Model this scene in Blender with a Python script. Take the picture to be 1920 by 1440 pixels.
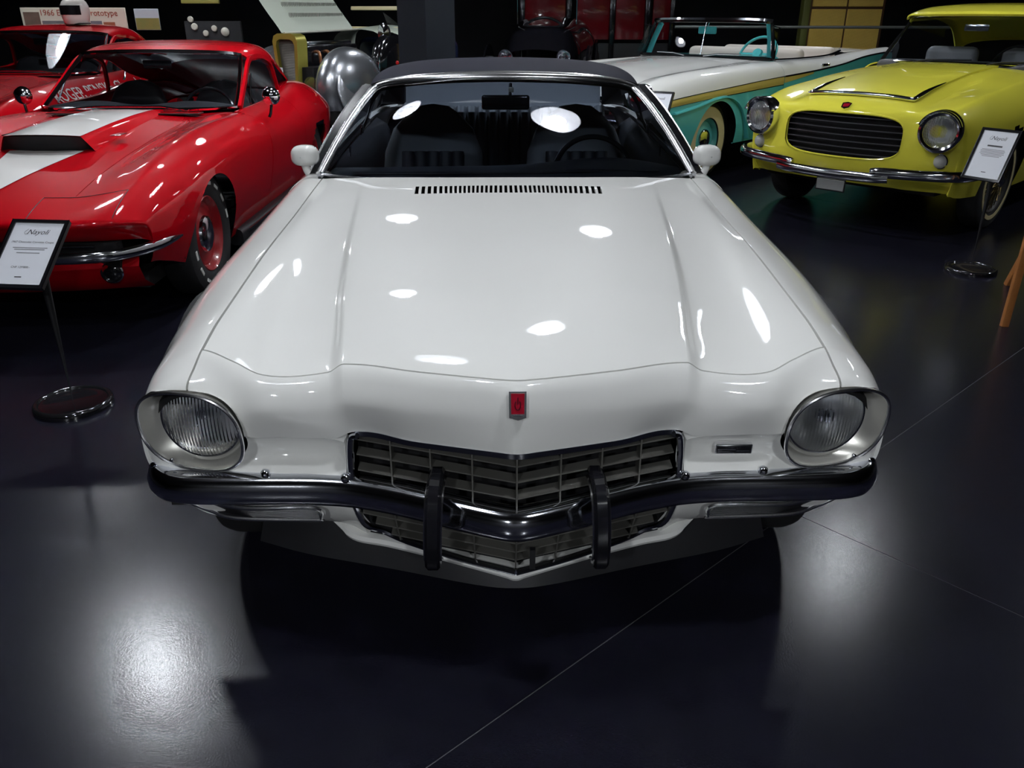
import bpy, bmesh, math, random
import numpy as np
from mathutils import Vector, Matrix

for _o in list(bpy.data.objects):
    bpy.data.objects.remove(_o)
SC = bpy.context.scene
COL = SC.collection
PI = math.pi
random.seed(7)

# ------------------------------------------------------------------ camera
CAM_H, PITCH, ROLL, FPX = 1.461, 0.42236, -0.0021872, 1546.0
cam_data = bpy.data.cameras.new('camera')
cam_data.sensor_width = 36.0
cam_data.lens = FPX * 36.0 / 1920.0
cam_data.clip_start = 0.02
cam_data.clip_end = 200
cam = bpy.data.objects.new('camera', cam_data)
COL.objects.link(cam)
_fwd = Vector((0, math.cos(PITCH), -math.sin(PITCH)))
_rt = Vector((1, 0, 0))
_dn = -(_rt.cross(_fwd))
_r2 = _rt * math.cos(ROLL) + _dn * math.sin(ROLL)
_d2 = -_rt * math.sin(ROLL) + _dn * math.cos(ROLL)
cam.matrix_world = Matrix(((_r2.x, -_d2.x, -_fwd.x, 0), (_r2.y, -_d2.y, -_fwd.y, 0),
                           (_r2.z, -_d2.z, -_fwd.z, CAM_H), (0, 0, 0, 1)))
SC.camera = cam

# ------------------------------------------------------------------ world, exposure
w = bpy.data.worlds.new('hall_dark')
SC.world = w
w.use_nodes = True
w.node_tree.nodes['Background'].inputs['Color'].default_value = (0.03, 0.035, 0.06, 1)
w.node_tree.nodes['Background'].inputs['Strength'].default_value = 0.25
SC.view_settings.view_transform = 'Standard'
SC.view_settings.look = 'None'
SC.view_settings.gamma = 1.0
SC.view_settings.use_curve_mapping = False
SC.view_settings.exposure = 0.0
LAMP_Z = 3.45
# (x, y, tilt toward) dome lamps hung from the ceiling of the hall, plus added fill lamps; watts
LAMPS = [
    (0.50, 5.80, 1.0), (-1.35, 6.43, 1.0), (1.15, 9.5, 1.0), (-1.6, 10.1, .3), (-2.92, 5.25, 1.2), (3.2, 6.7, .45), (-1.0, 4.2, .5),
    (-5.5, 9.8, 1.0), (6.3, 6.2, 1.0), (3.9, 11.5, 1.0), (-4.4, 11.0, 1.0), (0.0, 13.5, .6),  # first two: unseen lamps, positions chosen to light the side cars
    (-1.15, 1.2, .6), (1.1, .6, .6), (-1.6, -3.6, 2.4), (1.5, -3.8, 2.4),  # last two: unseen lamps added behind the camera as front fill
]
LAMP_E, LAMP_C = 330.0, (.92, .96, 1.0)

# ------------------------------------------------------------------ materials
MATS = {}
def mat(name, col=(.5, .5, .5), rough=.5, metal=0., coat=0., coat_rough=.03, spec=.5, emit=None, estr=0., trans=0., ior=1.45, bump=None, mottle=None, sheen=0.):
    if name in MATS:
        return MATS[name]
    m = bpy.data.materials.new(name)
    m.use_nodes = True
    nt = m.node_tree
    b = nt.nodes['Principled BSDF']
    b.inputs['Base Color'].default_value = (*col, 1)
    b.inputs['Roughness'].default_value = rough
    b.inputs['Metallic'].default_value = metal
    b.inputs['Coat Weight'].default_value = coat
    b.inputs['Coat Roughness'].default_value = coat_rough
    b.inputs['Specular IOR Level'].default_value = spec
    b.inputs['Transmission Weight'].default_value = trans
    b.inputs['IOR'].default_value = ior
    if emit:
        b.inputs['Emission Color'].default_value = (*emit, 1)
        b.inputs['Emission Strength'].default_value = estr
    tc = None
    if bump or mottle:
        tc = nt.nodes.new('ShaderNodeTexCoord')
    if bump:
        kind, scale, strength, dist = bump
        if kind == 'noise':
            t = nt.nodes.new('ShaderNodeTexNoise')
            t.inputs['Scale'].default_value = scale
            t.inputs['Detail'].default_value = 3
            out = t.outputs['Fac']
        else:
            t = nt.nodes.new('ShaderNodeTexWave')
            t.bands_direction = kind
            t.inputs['Scale'].default_value = scale
            out = t.outputs['Fac']
        nt.links.new(tc.outputs['Object'], t.inputs['Vector'])
        bp = nt.nodes.new('ShaderNodeBump')
        bp.inputs['Strength'].default_value = strength
        bp.inputs['Distance'].default_value = dist
        nt.links.new(out, bp.inputs['Height'])
        nt.links.new(bp.outputs['Normal'], b.inputs['Normal'])
    if mottle:
        scale, c2 = mottle
        t = nt.nodes.new('ShaderNodeTexNoise')
        t.inputs['Scale'].default_value = scale
        t.inputs['Detail'].default_value = 4
        nt.links.new(tc.outputs['Object'], t.inputs['Vector'])
        mx = nt.nodes.new('ShaderNodeMix')
        mx.data_type = 'RGBA'
        mx.inputs[6].default_value = (*col, 1)
        mx.inputs[7].default_value = (*c2, 1)
        nt.links.new(t.outputs['Fac'], mx.inputs[0])
        nt.links.new(mx.outputs[2], b.inputs['Base Color'])
    MATS[name] = m
    return m

def pane_mat(name, tint=(.8, .85, .9), refl=1.0, ior=1.5):
    """thin sheet glass: clear transmission plus Fresnel mirror reflection"""
    if name in MATS:
        return MATS[name]
    m = bpy.data.materials.new(name)
    m.use_nodes = True
    nt = m.node_tree
    for n in list(nt.nodes):
        nt.nodes.remove(n)
    o = nt.nodes.new('ShaderNodeOutputMaterial')
    mx = nt.nodes.new('ShaderNodeMixShader')
    tr = nt.nodes.new('ShaderNodeBsdfTransparent')
    tr.inputs['Color'].default_value = (*tint, 1)
    gl = nt.nodes.new('ShaderNodeBsdfGlossy')
    gl.inputs['Roughness'].default_value = .015
    gl.inputs['Color'].default_value = (refl, refl, refl, 1)
    fr = nt.nodes.new('ShaderNodeFresnel')
    fr.inputs['IOR'].default_value = ior
    nt.links.new(fr.outputs[0], mx.inputs[0])
    nt.links.new(tr.outputs[0], mx.inputs[1])
    nt.links.new(gl.outputs[0], mx.inputs[2])
    nt.links.new(mx.outputs[0], o.inputs[0])
    MATS[name] = m
    return m

WHITE = mat('white_paint', (.80, .80, .775), .45, coat=1.0, coat_rough=.02, spec=.05)
CHROME = mat('chrome', (.80, .82, .88), .09, metal=1.0)
CHROME_D = mat('worn_chrome', (.55, .56, .60), .16, metal=1.0)
BLACK = mat('black_plastic', (.012, .012, .014), .45)
BLACK_G = mat('black_gloss', (.008, .008, .010), .12, coat=.6)
RUBBER = mat('tyre_rubber', (.014, .014, .015), .65)
DARK = mat('dark_inner', (.004, .004, .005), .9)
VINYL = mat('black_vinyl_roof', (.010, .010, .016), .7, spec=.03, bump=('noise', 260, .25, .002))
TRIM_IN = mat('interior_vinyl', (.03, .031, .038), .5)
TRIM_G = mat('interior_grey_vinyl', (.18, .18, .185), .5)
GLASS = pane_mat('windshield_glass', (.50, .56, .64))
TRIM = mat('satin_bright_trim', (.88, .88, .90), .22, metal=1.0)
GLASS_C = pane_mat('clear_glass', (.86, .9, .92))
LENS = mat('headlight_glass', (.95, .97, 1), .04, trans=1.0, ior=1.4, bump=('X', 42, .5, .004))
REFLECTOR = mat('lamp_reflector', (.80, .81, .82), .30, metal=1.0)
BEZEL = mat('satin_silver_bezel', (.66, .65, .60), .30, metal=.6)
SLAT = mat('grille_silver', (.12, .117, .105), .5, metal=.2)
PAPER = mat('paper', (.72, .74, .80), .6)
INK = mat('ink', (.03, .03, .035), .6)

# ------------------------------------------------------------------ object helpers
def tag(o, label=None, cat=None, group=None, kind=None):
    if label: o['label'] = label
    if cat: o['category'] = cat
    if group: o['group'] = group
    if kind: o['kind'] = kind
    return o

def empty(name, loc=(0, 0, 0), rz=0., label=None, cat=None, group=None):
    o = bpy.data.objects.new(name, None)
    COL.objects.link(o)
    o.location = loc
    o.rotation_euler = (0, 0, rz)
    return tag(o, label, cat, group, 'thing' if label else None)

def obj(name, V, F, m, parent=None, ang=40, loc=None, rot=None):
    me = bpy.data.meshes.new(name)
    me.from_pydata([tuple(map(float, v)) for v in V], [], [tuple(f) for f in F])
    me.validate()
    if ang is not None:
        for p in me.polygons:
            p.use_smooth = True
        me.set_sharp_from_angle(angle=math.radians(ang))
    if m: me.materials.append(m)
    o = bpy.data.objects.new(name, me)
    COL.objects.link(o)
    if parent: o.parent = parent
    if loc is not None: o.location = loc
    if rot is not None: o.rotation_euler = rot
    return o

class MB:
    """collects pieces into one mesh"""
    def __init__(s): s.V = []; s.F = []
    def add(s, V, F):
        n = len(s.V)
        s.V += [tuple(map(float, v)) for v in V]
        s.F += [tuple(i + n for i in f) for f in F]
        return s
    def build(s, name, m, parent=None, ang=40, **k):
        return obj(name, s.V, s.F, m, parent, ang, **k)

def grid(P, closed_u=False, closed_v=False, mask=None):
    P = np.asarray(P, float)
    m, n = P.shape[:2]
    V = P.reshape(-1, 3).tolist()
    F = []
    for i in range(m if closed_v else m - 1):
        for j in range(n if closed_u else n - 1):
            if mask is not None and mask[i, j]: continue
            a, b = i, (i + 1) % m
            c, d = j, (j + 1) % n
            F.append((a * n + c, a * n + d, b * n + d, b * n + c))
    return V, F

def box(c, s, rot=None):
    c = Vector(c); hx, hy, hz = s[0] / 2, s[1] / 2, s[2] / 2
    V = [Vector((x * hx, y * hy, z * hz)) for x in (-1, 1) for y in (-1, 1) for z in (-1, 1)]
    if rot is not None: V = [rot @ v for v in V]
    V = [c + v for v in V]
    F = [(0, 1, 3, 2), (4, 6, 7, 5), (0, 4, 5, 1), (2, 3, 7, 6), (0, 2, 6, 4), (1, 5, 7, 3)]
    return V, F

def rbox(c, s, r=.01, seg=2, rot=None):
    bm = bmesh.new()
    bmesh.ops.create_cube(bm, size=1.0)
    bmesh.ops.scale(bm, vec=s, verts=bm.verts)
    bmesh.ops.bevel(bm, geom=bm.edges[:], offset=min(r, min(s) * .49), segments=seg, profile=.5, affect='EDGES')
    if rot is not None: bmesh.ops.rotate(bm, matrix=rot, verts=bm.verts)
    bmesh.ops.translate(bm, vec=c, verts=bm.verts)
    bm.verts.index_update()
    V = [v.co.copy() for v in bm.verts]
    F = [tuple(v.index for v in f.verts) for f in bm.faces]
    bm.free()
    return V, F

def frame_for(axis):
    a = Vector(axis).normalized()
    t = Vector((0, 0, 1)) if abs(a.z) < .9 else Vector((1, 0, 0))
    e1 = t.cross(a).normalized()
    return e1, a.cross(e1), a

def lathe(prof, c=(0, 0, 0), axis=(0, 0, 1), n=32, sx=1., sy=1., ang0=0., ang1=2 * PI):
    e1, e2, a = frame_for(axis)
    c = Vector(c)
    full = abs(ang1 - ang0 - 2 * PI) < 1e-6
    k = n if full else n + 1
    P = np.zeros((len(prof), k, 3))
    for i, (r, h) in enumerate(prof):
        for j in range(k):
            t = ang0 + (ang1 - ang0) * j / n
            P[i, j] = c + e1 * (r * sx * math.cos(t)) + e2 * (r * sy * math.sin(t)) + a * h
    return grid(P, closed_u=full)

def torus(c, axis, R, r, n=40, k=10, sx=1., sy=1.):
    return lathe([(R + r * math.cos(2 * PI * i / k), r * math.sin(2 * PI * i / k)) for i in range(k + 1)], c, axis, n, sx, sy)

def crv(pts, n=8, closed=False):
    """Catmull-Rom through points"""
    P = np.asarray(pts, float)
    m = len(P)
    out = []
    for i in range(m if closed else m - 1):
        if closed:
            p0, p1, p2, p3 = P[i - 1], P[i], P[(i + 1) % m], P[(i + 2) % m]
        else:
            p1, p2 = P[i], P[i + 1]
            p0 = P[i - 1] if i else 2 * p1 - p2
            p3 = P[i + 2] if i + 2 < m else 2 * p2 - p1
        for k in range(n):
            t = k / n
            out.append(.5 * (2 * p1 + (p2 - p0) * t + (2 * p0 - 5 * p1 + 4 * p2 - p3) * t * t + (3 * p1 - p0 - 3 * p2 + p3) * t ** 3))
    if not closed: out.append(P[-1])
    return np.array(out)

def sweep(path, prof, up=(0, 0, 1), closed=False, closed_prof=True, scale=None, caps=True):
    """prof: (side, up) pairs; side = tangent x up"""
    path = np.asarray(path, float)
    N = len(path)
    prof = np.asarray(prof, float)
    upv = np.asarray(up, float)
    G = []
    for i in range(N):
        if closed: t = path[(i + 1) % N] - path[i - 1]
        else: t = path[min(i + 1, N - 1)] - path[max(i - 1, 0)]
        t /= np.linalg.norm(t) + 1e-12
        s = np.cross(t, upv); s /= np.linalg.norm(s) + 1e-12
        u = np.cross(s, t)
        k = 1. if scale is None else scale[i]
        G.append([path[i] + k * (a * s + b * u) for a, b in prof])
    V, F = grid(np.array(G), closed_u=closed_prof, closed_v=closed)
    if caps and not closed and closed_prof:
        m = len(prof)
        F.append(tuple(range(m))[::-1])
        F.append(tuple((N - 1) * m + j for j in range(m)))
    return V, F

def circ(r, n=8, sx=1., sy=1.):
    return [(r * sx * math.cos(2 * PI * i / n), r * sy * math.sin(2 * PI * i / n)) for i in range(n)]

def tube(path, r, n=8, closed=False, up=(0, 0, 1), scale=None):
    return sweep(path, circ(r, n), up, closed, True, scale)

def prism(outline, y0, y1, axis='y'):
    """closed (a,b) outline extruded; axis y: (x,z); axis z: (x,y); axis x: (y,z)"""
    n = len(outline)
    def pt(a, b, h): return (a, h, b) if axis == 'y' else ((a, b, h) if axis == 'z' else (h, a, b))
    V = [pt(a, b, y0) for a, b in outline] + [pt(a, b, y1) for a, b in outline]
    F = [(i, (i + 1) % n, n + (i + 1) % n, n + i) for i in range(n)]
    F += [tuple(range(n))[::-1], tuple(range(n, 2 * n))]
    return V, F

def rrect(w, h, r, k=4, cx=0, cy=0):
    out = []
    for (sx, sy, a0) in ((1, 1, 0), (-1, 1, PI / 2), (-1, -1, PI), (1, -1, 1.5 * PI)):
        for i in range(k + 1):
            a = a0 + PI / 2 * i / k
            out.append((cx + sx * (w / 2 - r) + r * math.cos(a), cy + sy * (h / 2 - r) + r * math.sin(a)))
    return out

def text(name, s, size, m, parent, loc, rot=(PI / 2, 0, 0), ext=.0008, align='CENTER', xs=1., shear=0.):
    cu = bpy.data.curves.new(name, 'FONT')
    cu.body = s; cu.size = size; cu.align_x = align; cu.align_y = 'CENTER'; cu.extrude = ext; cu.shear = shear
    cu.resolution_u = 2
    t = bpy.data.objects.new(name, cu)
    COL.objects.link(t)
    dg = bpy.context.evaluated_depsgraph_get()
    me = bpy.data.meshes.new_from_object(t.evaluated_get(dg))
    bpy.data.objects.remove(t)
    me.materials.clear(); me.materials.append(m)
    o = bpy.data.objects.new(name, me)
    COL.objects.link(o)
    o.parent = parent; o.location = loc; o.rotation_euler = rot; o.scale = (xs, 1, 1)
    return o

# ------------------------------------------------------------------ smooth surfaces through a net of points
def _mak(x, Y):
    h = np.diff(x).reshape((-1,) + (1,) * (Y.ndim - 1))
    s = np.diff(Y, axis=0) / h
    if len(s) == 1: return np.concatenate([s, s])
    a = 2 * s[:1] - s[1:2]; a2 = 2 * a - s[:1]
    b = 2 * s[-1:] - s[-2:-1]; b2 = 2 * b - s[-1:]
    s = np.concatenate([a2, a, s, b, b2])
    w = np.abs(np.diff(s, axis=0)) + np.abs(s[1:] + s[:-1]) / 2 + 1e-9
    w1, w2 = w[2:], w[:-2]
    return (w1 * s[1:-2] + w2 * s[2:-1]) / (w1 + w2)

def _herm(x, Y, q):
    d = _mak(x, Y)
    q = np.clip(q, x[0], x[-1])
    i = np.clip(np.searchsorted(x, q, side='right') - 1, 0, len(x) - 2)
    h = (x[i + 1] - x[i]); t = ((q - x[i]) / h)
    sh = (-1,) + (1,) * (Y.ndim - 1)
    t = t.reshape(sh); h = h.reshape(sh)
    return ((2 * t ** 3 - 3 * t ** 2 + 1) * Y[i] + (t ** 3 - 2 * t ** 2 + t) * h * d[i]
            + (-2 * t ** 3 + 3 * t ** 2) * Y[i + 1] + (t ** 3 - t ** 2) * h * d[i + 1])

class Surf:
    """net[v][u] of points; u, v parameters are mean chord lengths"""
    def __init__(s, net, mirror=False):
        N = np.asarray(net, float)
        if mirror:
            M = N[:, :0:-1].copy(); M[..., 0] *= -1
            N = np.concatenate([M, N], 1)
        s.N = N
        du = np.linalg.norm(np.diff(N, axis=1), axis=2).mean(0) + 1e-4
        dv = np.linalg.norm(np.diff(N, axis=0), axis=2).mean(1) + 1e-4
        s.u = np.concatenate([[0], np.cumsum(du)]); s.v = np.concatenate([[0], np.cumsum(dv)])
        if mirror: s.u -= s.u[len(net[0]) - 1]
    def ev(s, us, vs):
        A = _herm(s.v, s.N, np.asarray(vs, float))
        return _herm(s.u, A.swapaxes(0, 1), np.asarray(us, float)).swapaxes(0, 1)

def lin(knots, n):
    """n samples per knot interval, knots kept"""
    out = []
    for a, b in zip(knots[:-1], knots[1:]):
        out += [a + (b - a) * i / n for i in range(n)]
    return out + [knots[-1]]

def normals(P):
    du = np.gradient(P, axis=1); dv = np.gradient(P, axis=0)
    n = np.cross(du, dv)
    return n / (np.linalg.norm(n, axis=2, keepdims=True) + 1e-12)

def panel(name, P, m, parent, centre=(0, 1.5, .3), flange=.012, mask=None, sides='LRTB', ang=60):
    """sheet-metal panel: surface plus turned-in edges"""
    P = np.asarray(P, float)
    n = normals(P)
    out = P - np.asarray(centre)
    if (n * out).sum() < 0: n = -n
    mb = MB()
    V, F = grid(P, mask=mask)
    mb.add(V, F)
    for k, sl in (('L', np.s_[:, 0]), ('R', np.s_[:, -1]), ('T', np.s_[0, :]), ('B', np.s_[-1, :])):
        if k in sides and flange:
            a = P[sl]; b = a - n[sl] * flange
            mk = mask[sl][None, :] if mask is not None else None
            mb.add(*grid(np.stack([a, b]), mask=mk))
    return mb.build(name, m, parent, ang)

def flipx(V): return [(-v[0], v[1], v[2]) for v in V]

# ------------------------------------------------------------------ the hall
FLOOR = mat('polished_black_floor', (.006, .006, .011), .21, spec=.32, bump=('noise', 190, .2, .0010), mottle=(.55, (.009, .009, .015)))
JOINT = mat('floor_joint_sealant', (.10, .10, .105), .6)
WALL = mat('black_wall', (.012, .012, .016), .8, mottle=(2.0, (.018, .018, .022)))
def struct(name, V, F, m, parent=None, ang=None):
    o = obj(name, V, F, m, parent, ang)
    if parent is None: tag(o, kind='structure')
    return o
RX0, RX1, RY0, RY1, RZ = -11.0, 11.0, -5.0, 21.0, 4.3
fl = struct('floor', *box((0, 8, -.0514), (22, 26, .1)), JOINT)
tag(fl, 'black glossy sealed concrete floor of the hall', 'floor')
# slabs cut by saw joints running diagonally to the car
J0 = np.array([-.158, 1.283]); JD = np.array([2.437, 3.669]) - J0; JD /= np.linalg.norm(JD); JN = np.array([-JD[1], JD[0]])
def clip(poly, n, d):
    """keep part with n.p >= d"""
    out = []
    for a, b in zip(poly, poly[1:] + poly[:1]):
        da, db = np.dot(n, a) - d, np.dot(n, b) - d
        if da >= 0: out.append(a)
        if (da >= 0) != (db >= 0): out.append(a + (b - a) * (da / (da - db)))
    return out
S, G = 4.6, .0016
b0 = np.dot(J0, JN); c0 = np.dot(np.array([.985, 2.158]), JD)
for i in range(-5, 6):
    for j in range(-5, 7):
        poly = [np.array(p, float) for p in ((RX0, RY0), (RX1, RY0), (RX1, RY1), (RX0, RY1))]
        for n, d in ((JN, b0 + i * S + G), (-JN, -(b0 + (i + 1) * S - G)), (JD, c0 + j * S + G), (-JD, -(c0 + (j + 1) * S - G))):
            poly = clip(poly, n, d)
            if len(poly) < 3: break
        if len(poly) < 3: continue
        k = len(poly)
        obj('slab', [(p[0], p[1], 0) for p in poly] + [(p[0], p[1], -.0012) for p in poly],
            [tuple(range(k))] + [(q, q + k, (q + 1) % k + k, (q + 1) % k) for q in range(k)], FLOOR, fl, None)
ce = struct('ceiling', *box((0, 8, RZ + .05), (22, 26, .1)), WALL)
tag(ce, 'black ceiling high above the cars', 'ceiling')
for nm, c, s in (('wall_back', (0, RY1 + .05, RZ / 2), (22, .1, RZ)), ('wall_front', (0, RY0 - .05, RZ / 2), (22, .1, RZ)),
                 ('wall_left', (RX0 - .05, 8, RZ / 2), (.1, 26, RZ)), ('wall_right', (RX1 + .05, 8, RZ / 2), (.1, 26, RZ))):
    tag(struct(nm, *box(c, s), WALL), 'black painted hall ' + nm.replace('_', ' '), 'wall')

LAMP_W = mat('lamp_white_enamel', (.75, .76, .80), .35)
LAMP_B = mat('lamp_black_shell', (.02, .02, .022), .4)
def bulb(k): return mat('lamp_bulb_glow_%d' % int(k * 10), (1, 1, 1), .5, emit=LAMP_C, estr=LAMP_E * k)
for (x, y, k) in LAMPS:
    r = empty('dome_lamp', (x, y, LAMP_Z), 0, 'white-lined dome lamp hanging from the dark ceiling above the cars', 'lamp', 'dome lamps over the hall')  # the added fill lamps share this dome shape
    m = MB(); m.add(*lathe([(.26, -.02), (.25, .02), (.215, .09), (.15, .15), (.07, .175), (0.0, .18)], n=32))
    m.build('reflector', LAMP_W, r)
    m = MB(); m.add(*lathe([(.268, -.024), (.258, .025), (.222, .098), (.155, .158), (.07, .185), (.05, .26), (0, .262)], n=32))
    m.build('shade', LAMP_B, r)
    m = MB(); m.add(*lathe([(0, -.0), (.045, .004), (.085, .02), (.11, .05), (.10, .09), (.05, .12)], n=20)); m.build('bulb', bulb(k), r)
    m = MB(); m.add(*tube([(0, 0, .25), (0, 0, RZ - LAMP_Z)], .012)); m.build('hanger', LAMP_B, r)

# ------------------------------------------------------------------ white coupe in the middle
CAR = empty('coupe_car', (.0079, 1.6054, 0), .0176,
            'white two-door coupe with black vinyl roof and split bumper guards facing the camera', 'car')
def rail(*a): return [tuple(p) for p in a]
NET = [
 # c, .04, .2, bulge edge, valley in, valley out, flank, hood corner, crown, shoulder, side, low, rocker
 rail((0,1.44,.917),(.05,1.44,.917),(.22,1.45,.915),(.50,1.50,.906),(.53,1.505,.904),(.60,1.525,.899),(.65,1.54,.896),(.70,1.57,.889),(.775,1.62,.878),(.86,1.62,.81),(.905,1.62,.70),(.905,1.62,.45),(.87,1.62,.20)),
 rail((0,1.29,.916),(.05,1.29,.916),(.22,1.29,.914),(.50,1.31,.903),(.53,1.31,.899),(.60,1.32,.893),(.65,1.33,.889),(.697,1.34,.879),(.775,1.36,.864),(.868,1.36,.785),(.912,1.36,.68),(.912,1.36,.45),(.87,1.36,.20)),
 rail((0,1.10,.910),(.05,1.10,.910),(.21,1.10,.908),(.485,1.11,.896),(.51,1.11,.889),(.60,1.11,.880),(.65,1.11,.877),(.694,1.11,.866),(.775,1.11,.848),(.874,1.11,.765),(.918,1.11,.66),(.918,1.11,.45),(.87,1.11,.20)),
 rail((0,.68,.890),(.05,.68,.890),(.20,.68,.888),(.445,.69,.872),(.475,.69,.856),(.585,.69,.842),(.635,.69,.849),(.69,.69,.848),(.775,.70,.824),(.868,.70,.75),(.925,.70,.64),(.925,.70,.45),(.88,.70,.20)),
 rail((0,.30,.863),(.045,.30,.863),(.20,.31,.860),(.408,.33,.837),(.438,.335,.814),(.562,.34,.799),(.625,.35,.817),(.686,.36,.823),(.765,.37,.796),(.845,.38,.733),(.895,.38,.64),(.90,.38,.45),(.86,.38,.22)),
 rail((0,.06,.8435),(.04,.063,.843),(.20,.10,.8355),(.383,.15,.812),(.415,.155,.789),(.547,.16,.780),(.612,.18,.800),(.684,.21,.811),(.76,.22,.784),(.828,.235,.722),(.872,.24,.64),(.876,.24,.50),(.85,.25,.44)),
 rail((0,-.142,.810),(.04,-.135,.8095),(.20,-.078,.802),(.362,-.005,.789),(.398,.0,.768),(.535,-.002,.764),(.60,.03,.780),(.681,.072,.792),(.755,.085,.765),(.815,.11,.715),(.85,.12,.63),(.855,.13,.52),(.83,.15,.47)),
 rail((0,-.163,.785),(.04,-.155,.784),(.20,-.102,.776),(.358,-.036,.765),(.392,-.030,.745),(.535,-.033,.742),(.60,-.008,.755),(.685,.025,.770),(.752,.030,.750),(.808,.045,.70),(.838,.06,.63),(.842,.07,.53),(.82,.09,.48)),
 rail((0,-.172,.735),(.04,-.163,.734),(.20,-.112,.725),(.357,-.050,.714),(.392,-.042,.70),(.532,-.046,.695),(.60,-.030,.70),(.69,-.020,.737),(.75,-.012,.728),(.80,.005,.68),(.827,.025,.63),(.83,.04,.53),(.81,.06,.48)),
 rail((0,-.172,.662),(.04,-.160,.6605),(.20,-.100,.652),(.350,-.034,.643),(.392,-.034,.628),(.53,-.030,.630),(.575,-.026,.629),(.69,.0,.62),(.75,.004,.62),(.80,.015,.62),(.823,.028,.60),(.826,.045,.53),(.81,.06,.48)),
 rail((0,-.160,.60),(.04,-.148,.60),(.20,-.09,.59),(.350,-.01,.55),(.392,-.0,.55),(.53,.0,.55),(.575,.0,.54),(.69,.012,.49),(.75,.014,.49),(.79,.02,.50),(.815,.035,.51),(.82,.05,.50),(.81,.065,.48)),
]
UP = Surf(NET, mirror=True)
uF, uB, uEnd = UP.u[12 + 7], UP.u[12 + 3], UP.u[-1]
vv = UP.v
HLX, HLZ, HLW, HLH = .703, .635, .119, .102
def hl_g(x, z): return (np.abs((np.abs(x) - HLX) / HLW) ** 2.5 + np.abs((z - HLZ) / HLH) ** 2.5)
def hl_y(x, z): return -.012 + (np.abs(x) - HLX) * .24 - (z - HLZ) * .19
def trim_hl(P, ymax=.2):
    g = hl_g(P[..., 0], P[..., 2]); ins = (g < 1) & (P[..., 1] < ymax)
    fm = ins[:-1, :-1] & ins[1:, :-1] & ins[:-1, 1:] & ins[1:, 1:]
    for i, j in zip(*np.nonzero(ins)):
        k = g[i, j] ** (-1 / 2.5) if g[i, j] > 1e-6 else 1
        nb = [fm[a, b] for a in (i - 1, i) for b in (j - 1, j) if 0 <= a < fm.shape[0] and 0 <= b < fm.shape[1]]
        if not all(nb):
            s = 1 if P[i, j, 0] > 0 else -1
            P[i, j, 0] = s * (HLX + (abs(P[i, j, 0]) - HLX) * k); P[i, j, 2] = HLZ + (P[i, j, 2] - HLZ) * k
    return P, fm
gp = .0034
# hood with the cowl vent opening
us = [-u for u in lin(list(UP.u[12:20]), 7)][::-1][:-1] + lin(list(UP.u[12:20]), 7)
us = np.array(us); us[0] += gp; us[-1] -= gp
VX = .29
us = np.unique(np.concatenate([us, [-VX, VX]]))
vs = np.array(lin(list(vv[:7]), 10)); vs[-1] -= gp
P = UP.ev(us, vs)
hood = None
yc = P[:, len(us) // 2, 1]
va = np.interp(1.29, yc[::-1], vs[::-1]); vb = np.interp(1.18, yc[::-1], vs[::-1])
vs = np.unique(np.concatenate([vs, [va, vb]]))
P = UP.ev(us, vs)
uc = (us[1:] + us[:-1]) / 2; vc = (vs[1:] + vs[:-1]) / 2
vm = (np.abs(uc)[None, :] < VX) & (vc > va)[:, None] & (vc < vb)[:, None]
hood = panel('hood', P, WHITE, CAR, mask=vm)
bars = MB(); NB = 38
for i in range(NB + 1):
    c = -VX + 2 * VX * i / NB; h = .0033 if 0 < i < NB else .003
    q = UP.ev(np.array([c - h, c + h]), np.linspace(va, vb, 3)); q2 = q.copy(); q2[..., 2] -= .012
    bars.add(*grid(q)); bars.add(*grid(np.stack([q[:, 0], q2[:, 0]]))); bars.add(*grid(np.stack([q[:, 1], q2[:, 1]])))
bars.build('cowl_vent_louver', WHITE, hood)
q = UP.ev(np.linspace(-VX, VX, 9), np.array([va, vb])); q[..., 2] -= .03
obj('vent_well', *grid(q), DARK, hood)
# header panel between hood, grille and headlights
us = np.array([-u for u in lin(list(UP.u[12:20]), 12)][::-1][:-1] + lin(list(UP.u[12:20]), 12)); us[0] += gp * .4; us[-1] -= gp * .4
vs = np.array(lin(list(vv[6:10]), 12)); vs[0] += gp * .5; vs[-1] -= .001
P, fm = trim_hl(UP.ev(us, vs))
panel('header_panel', P, WHITE, CAR, mask=fm, sides='TBLR')
# fenders with wheel arch
for s in (-1, 1):
    us = np.array(lin(list(UP.u[19:]), 12)); us[0] += gp
    vs = np.array(lin(list(vv[:6]), 12)[:-1] + lin(list(vv[5:]), 12))
    P = UP.ev(us, vs)
    P, fm = trim_hl(P)
    AY, AR = .64, .375
    d = np.hypot(P[..., 1] - AY, P[..., 2] - .32)
    ins = (d < AR) & (P[..., 0] > .8) & (P[..., 2] < .72)
    wm = ins[:-1, :-1] & ins[1:, :-1] & ins[:-1, 1:] & ins[1:, 1:]
    for i, j in zip(*np.nonzero(ins)):
        k = AR / max(d[i, j], .05)
        if k < 1.25:
            P[i, j, 1] = AY + (P[i, j, 1] - AY) * k; P[i, j, 2] = .32 + (P[i, j, 2] - .32) * k
    P[..., 0] *= s
    f = panel('fender', P, WHITE, CAR, centre=(0, .6, .3), mask=fm | wm)
# black underlay sheet standing in for shade beneath the seams
us = np.linspace(-UP.u[-4], UP.u[-4], 40); vs = np.linspace(vv[0], vv[8], 40)
P = UP.ev(us, vs); n = normals(P); n *= np.sign(n[5, 20, 2]); 
obj('seam_shade_underlay', *grid(P - n * .03), DARK, CAR)
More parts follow.
